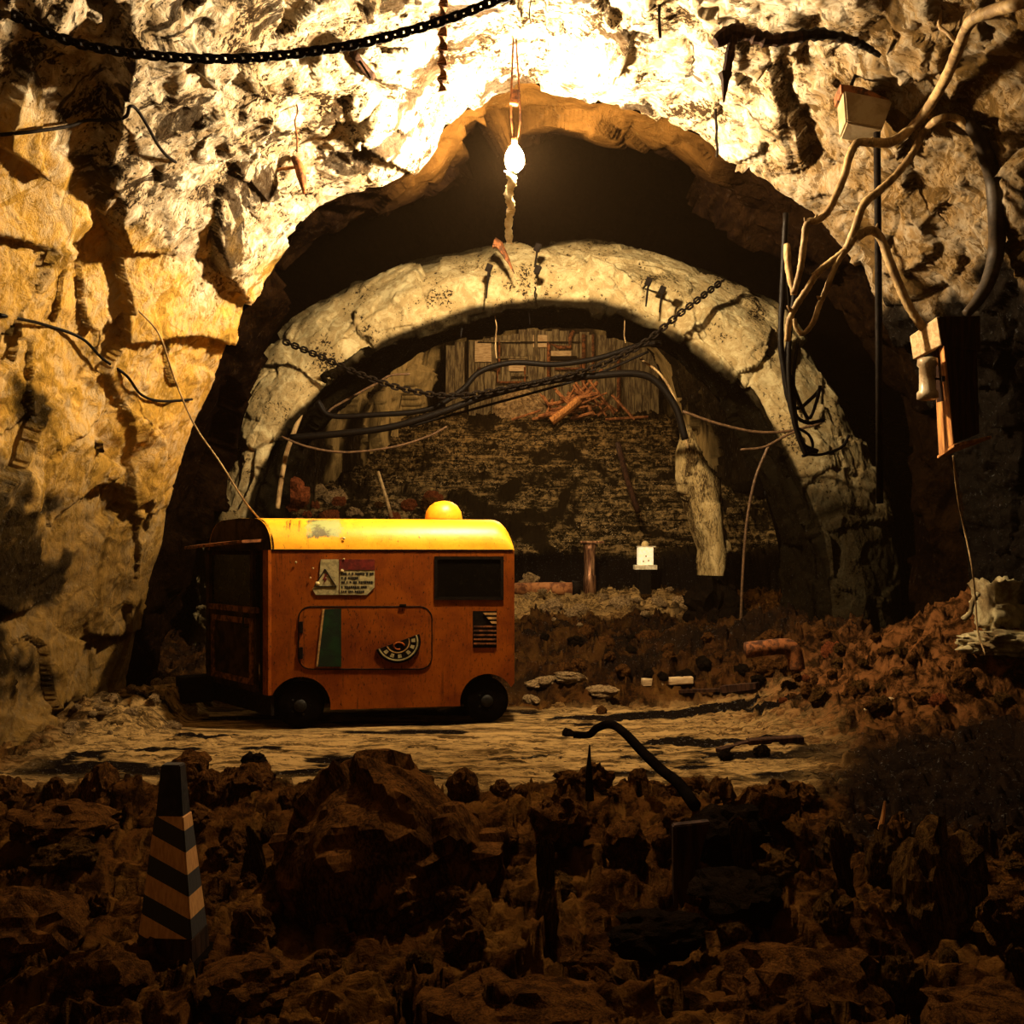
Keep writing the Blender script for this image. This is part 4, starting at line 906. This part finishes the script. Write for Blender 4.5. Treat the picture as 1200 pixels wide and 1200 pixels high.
# ------------------------------------------------------------------ FOREGROUND THINGS
def stripe_mat():
    m, nt, b = new_mat('striped_pylon_band'); g = G(nt)
    tc = g.n('ShaderNodeTexCoord'); sx = g.n('ShaderNodeSeparateXYZ'); nt.links.new(tc.outputs['Object'], sx.inputs[0])
    w_ = g.math('ADD', sx.outputs[2], g.math('MULTIPLY', sx.outputs[0], .5))
    fr = g.math('FRACT', g.math('DIVIDE', g.math('SUBTRACT', w_, .405 - .175 * 4), .175))
    f = g.math('LESS_THAN', fr, .49)
    n = g.noise(g.coord((4, 4, .8)), 22, 5)
    base = g.mix(g.ramp(n, .35, .65), (.40, .18, .045), (.55, .27, .075))
    g.put(b.inputs['Base Color'], g.mix(f, base, (.014, .010, .008))); b.inputs['Roughness'].default_value = .75
    g.put(b.inputs['Normal'], g.bump(n, .6, .003)); return m
M['stripes'] = stripe_mat()
py_ = empty('striped_pylon', P(203, 1092, 4.1), -.06, 'black and orange striped safety pylon standing at the lower left', 'pylon')
def frustum(name, z0, z1, w0, w1, dpt, mat):
    bm = bmesh.new(); a = [bm.verts.new(v_) for v_ in ((-w0, -dpt * w0, z0), (w0, -dpt * w0, z0), (w0, dpt * w0, z0), (-w0, dpt * w0, z0))]; c_ = [bm.verts.new(v_) for v_ in ((-w1, -dpt * w1, z1), (w1, -dpt * w1, z1), (w1, dpt * w1, z1), (-w1, dpt * w1, z1))]
    bm.faces.new(a); bm.faces.new(c_)
    for k in range(4): bm.faces.new((a[k], a[(k + 1) % 4], c_[(k + 1) % 4], c_[k]))
    bmesh.ops.bevel(bm, geom=bm.edges[:], offset=.005, segments=2, affect='EDGES')
    return fin(name, bm, mat, py_)
frustum('striped_body', 0.0, .518, .118, .064, .75, 'stripes')
frustum('cap', .512, .735, .060, .042, .75, 'stripeb')
frustum('foot', -.105, .006, .125, .119, .8, 'wooddark')
frustum('base_plate', -.15, -.095, .165, .155, .9, 'rubber')

t_ = tube('bent_hose', [P(a, b_, d_) for a, b_, d_ in ((672, 861, 6.5), (690, 861, 6.5), (700, 853, 6.4), (716, 849, 6.3), (732, 859, 6.1), (752, 880, 5.9), (775, 902, 5.7), (795, 918, 5.5), (815, 945, 5.3))], lambda t: .024 + .012 * t, 'rubber', n=7, seg=10, label='bent black hose rising in an arc over the rim of the pale track', cat='hose')
bm = bmesh.new(); add_tube(bm, [P(691, 938, 5.9), P(690, 905, 5.9), P(691, 873, 5.9)], lambda t: .028 * (1 - t) ** .6 + .004, 6); tag(fin('iron_stake', bm, 'blackmetal'), 'black pointed stake standing under the bent hose', 'stake')
bm = bmesh.new(); add_prism(bm, [P(789, 968, 4.7), P(833, 963, 4.7), P(822, 1000, 4.7), P(812, 1064, 4.7), P(790, 1064, 4.7)], (.0, .06, 0)); bmesh.ops.bevel(bm, geom=bm.edges[:], offset=.006, segments=2, affect='EDGES'); tag(fin('dark_board', bm, 'wooddark'), 'dark broken board standing upright below the end of the hose', 'board')
bm = bmesh.new(); add_tube(bm, [P(1032, 972, 4.9), P(1035, 955, 4.9), P(1037, 939, 4.9)], taper(.02, .006), 6, .2); tag(fin('wood_spike', bm, 'wood'), 'thin reddish wooden spike standing at the lower right', 'stick')

def plank(px0, py0, px1, py1, w_, th, mat, label, cat='plank', name='loose_plank', lift=.0):
    a, b2 = Gp(px0, py0), Gp(px1, py1); c_ = (a + b2) / 2; dr = b2 - a; ln = dr.length
    bm = bmesh.new(); add_box(bm, (0, 0, 0), (ln, w_, th), None, th * .15)
    for v in bm.verts: v.co += Vector((0, random.uniform(-.004, .004), random.uniform(-.003, .003)))
    o_ = fin(name, bm, mat); o_.location = c_ + Vector((0, 0, th * .5 + lift)); o_.rotation_mode = 'QUATERNION'; o_.rotation_quaternion = dr.normalized().to_track_quat('X', 'Z'); return tag(o_, label, cat)
plank(752, 803, 812, 801, .10, .07, 'woodpale', 'short thick weathered beam lying right of the flat stones', 'beam', 'loose_beam')
plank(796, 812, 848, 810, .07, .03, 'wooddark', 'thin dark plank lying flat right of the weathered beam')
plank(846, 812, 888, 808, .10, .07, 'wooddark', 'dark wooden block at the foot of the right mound', 'block', 'wood_block')
plank(842, 882, 878, 872, .06, .03, 'wooddark', 'dark sunken plank slanting across the right end of the track')
plank(876, 872, 940, 868, .10, .04, 'wooddark', 'broad dark plank half sunk in the right end of the track')
plank(1014, 836, 1046, 822, .05, .035, 'paleiron', 'shiny pale metal strip on the dark slope of the right mound', 'metal strip', 'metal_strip')
pa, pb2 = Gp(872, 772), Gp(925, 768)
bm = bmesh.new(); add_tube(bm, spline([P(874, 762, 8.6), P(900, 759, 8.6), P(922, 758, 8.6), P(930, 765, 8.6), P(934, 785, 8.6)], 6), .075, 14); tag(fin('bent_pipe', bm, 'rust', None, True), 'thick rusty red pipe with a bent end lying on the right mound', 'pipe')

# sacks on the mound
def sack(loc, size, rz, label, seed, sag=.2):
    bm = bmesh.new(); bmesh.ops.create_cube(bm, size=2); bmesh.ops.subdivide_edges(bm, edges=bm.edges[:], cuts=14, use_grid_fill=True)
    pts_ = np.array([v.co[:] for v in bm.verts]); n_ = fbm(pts_ + seed, 1.5, 4, seed); n2_ = fbm(pts_ * np.array([1, 3, 3]) + seed, 2.2, 3, seed + 3)
    for v, a, b_ in zip(bm.verts, n_, n2_):
        r_ = v.co.length; sph = v.co.normalized() * 1.15; v.co = v.co.lerp(sph, .40); v.co *= 1 + .34 * float(a) + .30 * float(b_)
    bmesh.ops.transform(bm, matrix=Matrix.Diagonal((*size, 1)), verts=bm.verts)
    o_ = fin('canvas_sack', bm, 'cloth', None, True); o_.location = Vector(loc) + Vector((0, 0, size[2] * .7)); o_.rotation_euler = (0, 0, rz); return tag(o_, label, 'sack')
sq = Gp(1178, 762); sack(sq, (.30, .2, .09), .3, 'flattened pale canvas sack lying at the right edge', 4)
sq2 = S(1172, 735, 0, FLOOR); sack(sq2, (.17, .15, .22), .2, 'upright crumpled canvas sack behind the flattened one at the right edge', 9)
tube('rag_strip', [P(1147, 695, 7.5), P(1140, 705, 7.5), P(1137, 718, 7.5), P(1129, 726, 7.5)], .022, 'cloth', n=5, seg=6, wob=.3, label='narrow rag hanging beside the upright canvas sack', cat='rag')

# ------------------------------------------------------------------ BEHIND THE ARCH
bm = bmesh.new(); jl = [(800, 500), (794, 530), (796, 560), (802, 590), (812, 620), (822, 645), (822, 674)]; jr = [(806, 500), (824, 530), (838, 560), (844, 590), (847, 620), (850, 645), (848, 674)]
rings = []
for k in range(48):
    t = k / 47 * 6; i = min(5, int(t)); u = t - i
    l_ = Vector(jl[i]).lerp(Vector(jl[i + 1]), u); r_ = Vector(jr[i]).lerp(Vector(jr[i + 1]), u)
    a = P(l_.x, l_.y, 12.7); b_ = P(r_.x, r_.y, 12.7); c_ = (a + b_) / 2; hw = (b_ - a).length / 2; ring = []
    for s in range(28):
        an = 2 * math.pi * s / 28; ring.append([c_.x + hw * math.cos(an), c_.y + .35 * math.sin(an), c_.z])
    rings.append(ring)
JV = np.array(rings); fj, _ = facet(JV.reshape(-1, 3), 3.0, 501, 1.2, .9, (1, 1, .5)); fj = fj.reshape(JV.shape[:2]); ctr = JV.mean(axis=1, keepdims=True); dj = JV - ctr; dj /= np.linalg.norm(dj, axis=2, keepdims=True)
JV = JV + dj * (.09 * fj)[..., None]; JV = np.concatenate([JV, JV[:, :1]], 1)
tag(grid_mesh('rock_pillar', JV, 'jamb', kind=None), 'pale lit rock jamb standing in the black right side of the arch', 'rock pillar')

prock_ = rock('black_outcrop', P(838, 712, 12.6), (.36, .4, .44), 'darkrock', 'black outcrop carrying the lit rock jamb at the right of the arch', 'rock', sink=.625)
# post, box, log
pst = empty('rusty_post', (P(691, 686, 14.6).x, 14.6, gz(P(691, 686, 14.6).x, 14.6)), 0, 'shiny rusty steel post with a flat cap standing behind the wagon', 'post')
hp_ = P(691, 637, 14.6).z - pst.location.z
bm = bmesh.new(); add_lathe(bm, [(.10, -.05), (.10, .3), (.085, .34), (.09, hp_ - .1), (.11, hp_)], (0, 0, 0), 20); fin('shaft', bm, 'rustpale', pst, True)
bm = bmesh.new(); add_box(bm, (.03, 0, hp_ + .02), (.36, .28, .035), None, .006); fin('cap_plate', bm, 'rustpale', pst)
wb_ = empty('white_lantern_box', P(756, 667, 14.4), 0, 'small white box with a round knob on top shining under the ledge', 'lantern')
bm = bmesh.new(); add_box(bm, (0, 0, .03), (.34, .22, .07), None, .006); fin('base', bm, 'whitebox', wb_)
bm = bmesh.new(); add_box(bm, (0, 0, .20), (.23, .18, .27), None, .012); bod = fin('body', bm, 'lanternglass', wb_)
for x, z in ((-.04, .12), (.04, .13), (.0, .2)):
    bm = bmesh.new(); add_box(bm, (x, -.092, z), (.02, .01, .025)); fin('slot', bm, 'edge', bod)
bm = bmesh.new(); add_box(bm, (.015, 0, .345), (.27, .2, .018), None, .004); fin('lid', bm, 'whitebox', wb_)
bm = bmesh.new(); add_lathe(bm, [(.055, .35), (.058, .38), (.045, .415), (.02, .432), (.003, .435)], (0, 0, 0), 18); fin('knob', bm, 'cream', wb_, True)
bm = bmesh.new(); add_box(bm, (0, 0, -.35), (.16, .16, .70)); fin('stand', bm, 'blackmetal', wb_)
lg_a, lg_b = Gp(604, 697), Gp(672, 697); zl = .09
bm = bmesh.new(); add_tube(bm, [lg_a + Vector((0, 0, zl)), lg_a.lerp(lg_b, .5) + Vector((0, 0, zl + .01)), lg_b + Vector((0, 0, zl))], .10, 16, .04); lg_ = tag(fin('fallen_log', bm, 'stick', None, True), 'round reddish log lying on the floor beside the wagon', 'log')
bm = bmesh.new(); add_tube(bm, [lg_b + Vector((-.02, 0, zl)), lg_b + Vector((.10, 0, zl))], .125, 16); fin('end_collar', bm, 'blackmetal', lg_, True)
tube('leaning_pole', [P(724, 520, 16.9), P(736, 565, 16.3), P(748, 600, 16.0)], .05, 'wooddark', n=3, label='dark pole lying on the slope behind the arch', cat='pole')

# plank barrier at the top of the slope
PB = 22.6
pb_ = empty('plank_barrier', (0, PB, 4.7), 0, 'mildewed wall of upright planks with rusty pipes closing the far end', 'plank wall'); o0 = pb_.location.copy()
random.seed(5); x0 = P(522, 0, PB).x; x1 = P(772, 0, PB).x; x = x0
while x < x1:
    w_ = random.uniform(.17, .26); f_ = (x - x0) / (x1 - x0); top = P(0, 386 + 22 * abs(f_ - .45) ** 1.5 * 3, PB).z - 4.7 + random.uniform(-.05, .05)
    bm = bmesh.new(); add_box(bm, (x + w_ / 2, random.uniform(0, .03), top / 2 - .1), (w_ * .96, .05, top + .2), Euler((0, random.uniform(-.012, .012), 0)).to_matrix(), .006); fin('plank', bm, 'plank', pb_); x += w_
def pipe(lst, r_, mat='rust', nm='pipe'):
    bm = bmesh.new(); add_tube(bm, [P(a, b_, PB - .12) - o0 for a, b_ in lst], r_, 8); fin(nm, bm, mat, pb_, True)
for lst, r_ in (([(583, 419), (618, 419), (618, 440), (600, 440)], .035), ([(628, 388), (628, 500)], .045), ([(643, 448), (643, 402), (655, 407), (668, 407), (668, 395), (672, 388)], .05), ([(565, 400), (610, 400)], .03), ([(585, 400), (585, 436)], .03), ([(560, 432), (583, 432), (583, 448), (612, 448)], .03), ([(684, 392), (684, 500)], .05), ([(695, 392), (695, 440)], .035), ([(725, 420), (725, 498)], .05), ([(560, 401), (680, 401)], .018), ([(645, 420), (676, 420)], .06), ([(650, 432), (680, 432), (680, 420)], .03), ([(615, 430), (615, 500)], .025), ([(548, 396), (548, 490)], .03)): pipe(lst, r_, random.choice(('rust', 'blackmetal', 'plank')))
for a, b_, w_, h_ in ((633, 400, .35, .3), (656, 418, .55, .28), (606, 428, .4, .3), (566, 412, .4, .5)):
    bm = bmesh.new(); q_ = P(a, b_, PB - .06) - o0; add_box(bm, q_, (w_, .04, h_), None, .01); fin('patch_board', bm, 'woodpale', pb_)
# heap of broken wood
random.seed(12)
for i in range(44):
    px = random.gauss(676, 23); f_ = random.random(); base = P(px, 492 - 26 * f_ * max(0, 1 - abs(px - 680) / 45), 21.6 + random.uniform(-.3, .3)); ln = random.uniform(.4, 1.15)
    an = random.choice((random.uniform(.3, 1.2), random.uniform(1.8, 2.7), random.uniform(-.3, .3))); v_ = Vector((math.cos(an), random.uniform(-.2, .2), abs(math.sin(an)))) * ln
    bm = bmesh.new(); add_tube(bm, [-v_ / 2, v_ / 2 + Vector((0, 0, .02))], random.uniform(.018, .045), 6, .2); o_ = fin('broken_stick', bm, 'stick'); o_.location = base + Vector((0, 0, abs(v_.z) / 2)); tag(o_, 'broken reddish stick in the heap before the plank wall', 'stick', 'heap of broken wood')
bm = bmesh.new(); add_tube(bm, [P(646, 494, 21.2), P(664, 481, 21.2), P(679, 468, 21.2)], .10, 10, .08); tag(fin('split_log', bm, 'wood'), 'thick pale split log leaning on the heap of broken wood', 'log')
rock('grey_block', P(614, 478, 22), (.65, .3, .5), 'palerock', 'pale hump of rock at the foot of the plank wall left of the wood heap', 'rock', sink=.625, rz=0)

# ------------------------------------------------------------------ LIGHT & CAMERA
def lamp(name, loc, energy, col, r=.1):
    l = bpy.data.lights.new(name, 'POINT'); l.energy = energy; l.color = col; l.shadow_soft_size = r
    o = bpy.data.objects.new(name, l); C.objects.link(o); o.location = loc; return o
lamp('gallery_lamp', (1.1, 14.6, 5.0), 300, (1, .70, .38), .08)
lamp('barrier_lamp', (.3, 19.4, 6.6), 330, (1, .66, .33), .15)
lamp('front_fill', (-1.6, -2.5, 3.2), 108, (1, .53, .19), .3)  # unseen fill light added behind the camera for the foreground

w = bpy.data.worlds.new('World'); bpy.context.scene.world = w; w.use_nodes = True
vs_ = w.node_tree.nodes.new('ShaderNodeVolumeScatter'); vs_.inputs['Density'].default_value = .0005; vs_.inputs['Color'].default_value = (1, .62, .3, 1)
w.node_tree.links.new(vs_.outputs[0], w.node_tree.nodes['World Output'].inputs['Volume'])   # thin dust haze in the mine air
w.node_tree.nodes['Background'].inputs[0].default_value = (1, .5, .2, 1); w.node_tree.nodes['Background'].inputs[1].default_value = .004
cam = bpy.data.cameras.new('camera'); co = bpy.data.objects.new('camera', cam); C.objects.link(co)
co.location = (0, 0, CZ); co.rotation_euler = (math.pi / 2, 0, 0)
cam.sensor_width = 36; cam.lens = 36 * F / 1200; cam.shift_y = 50 / 1200; cam.clip_end = 100
sc = bpy.context.scene; sc.camera = co
sc.view_settings.view_transform = 'Standard'; sc.view_settings.look = 'None'; sc.view_settings.exposure = 0; sc.view_settings.gamma = 1
sc.view_settings.use_curve_mapping = False
sc.cycles.use_denoising = True; sc.cycles.sample_clamp_indirect = 4; sc.cycles.max_bounces = 4; sc.cycles.diffuse_bounces = 3; sc.cycles.glossy_bounces = 2; sc.cycles.volume_bounces = 0; sc.cycles.use_adaptive_sampling = True; sc.cycles.adaptive_threshold = .035
sc.cycles.caustics_reflective = False; sc.cycles.caustics_refractive = False
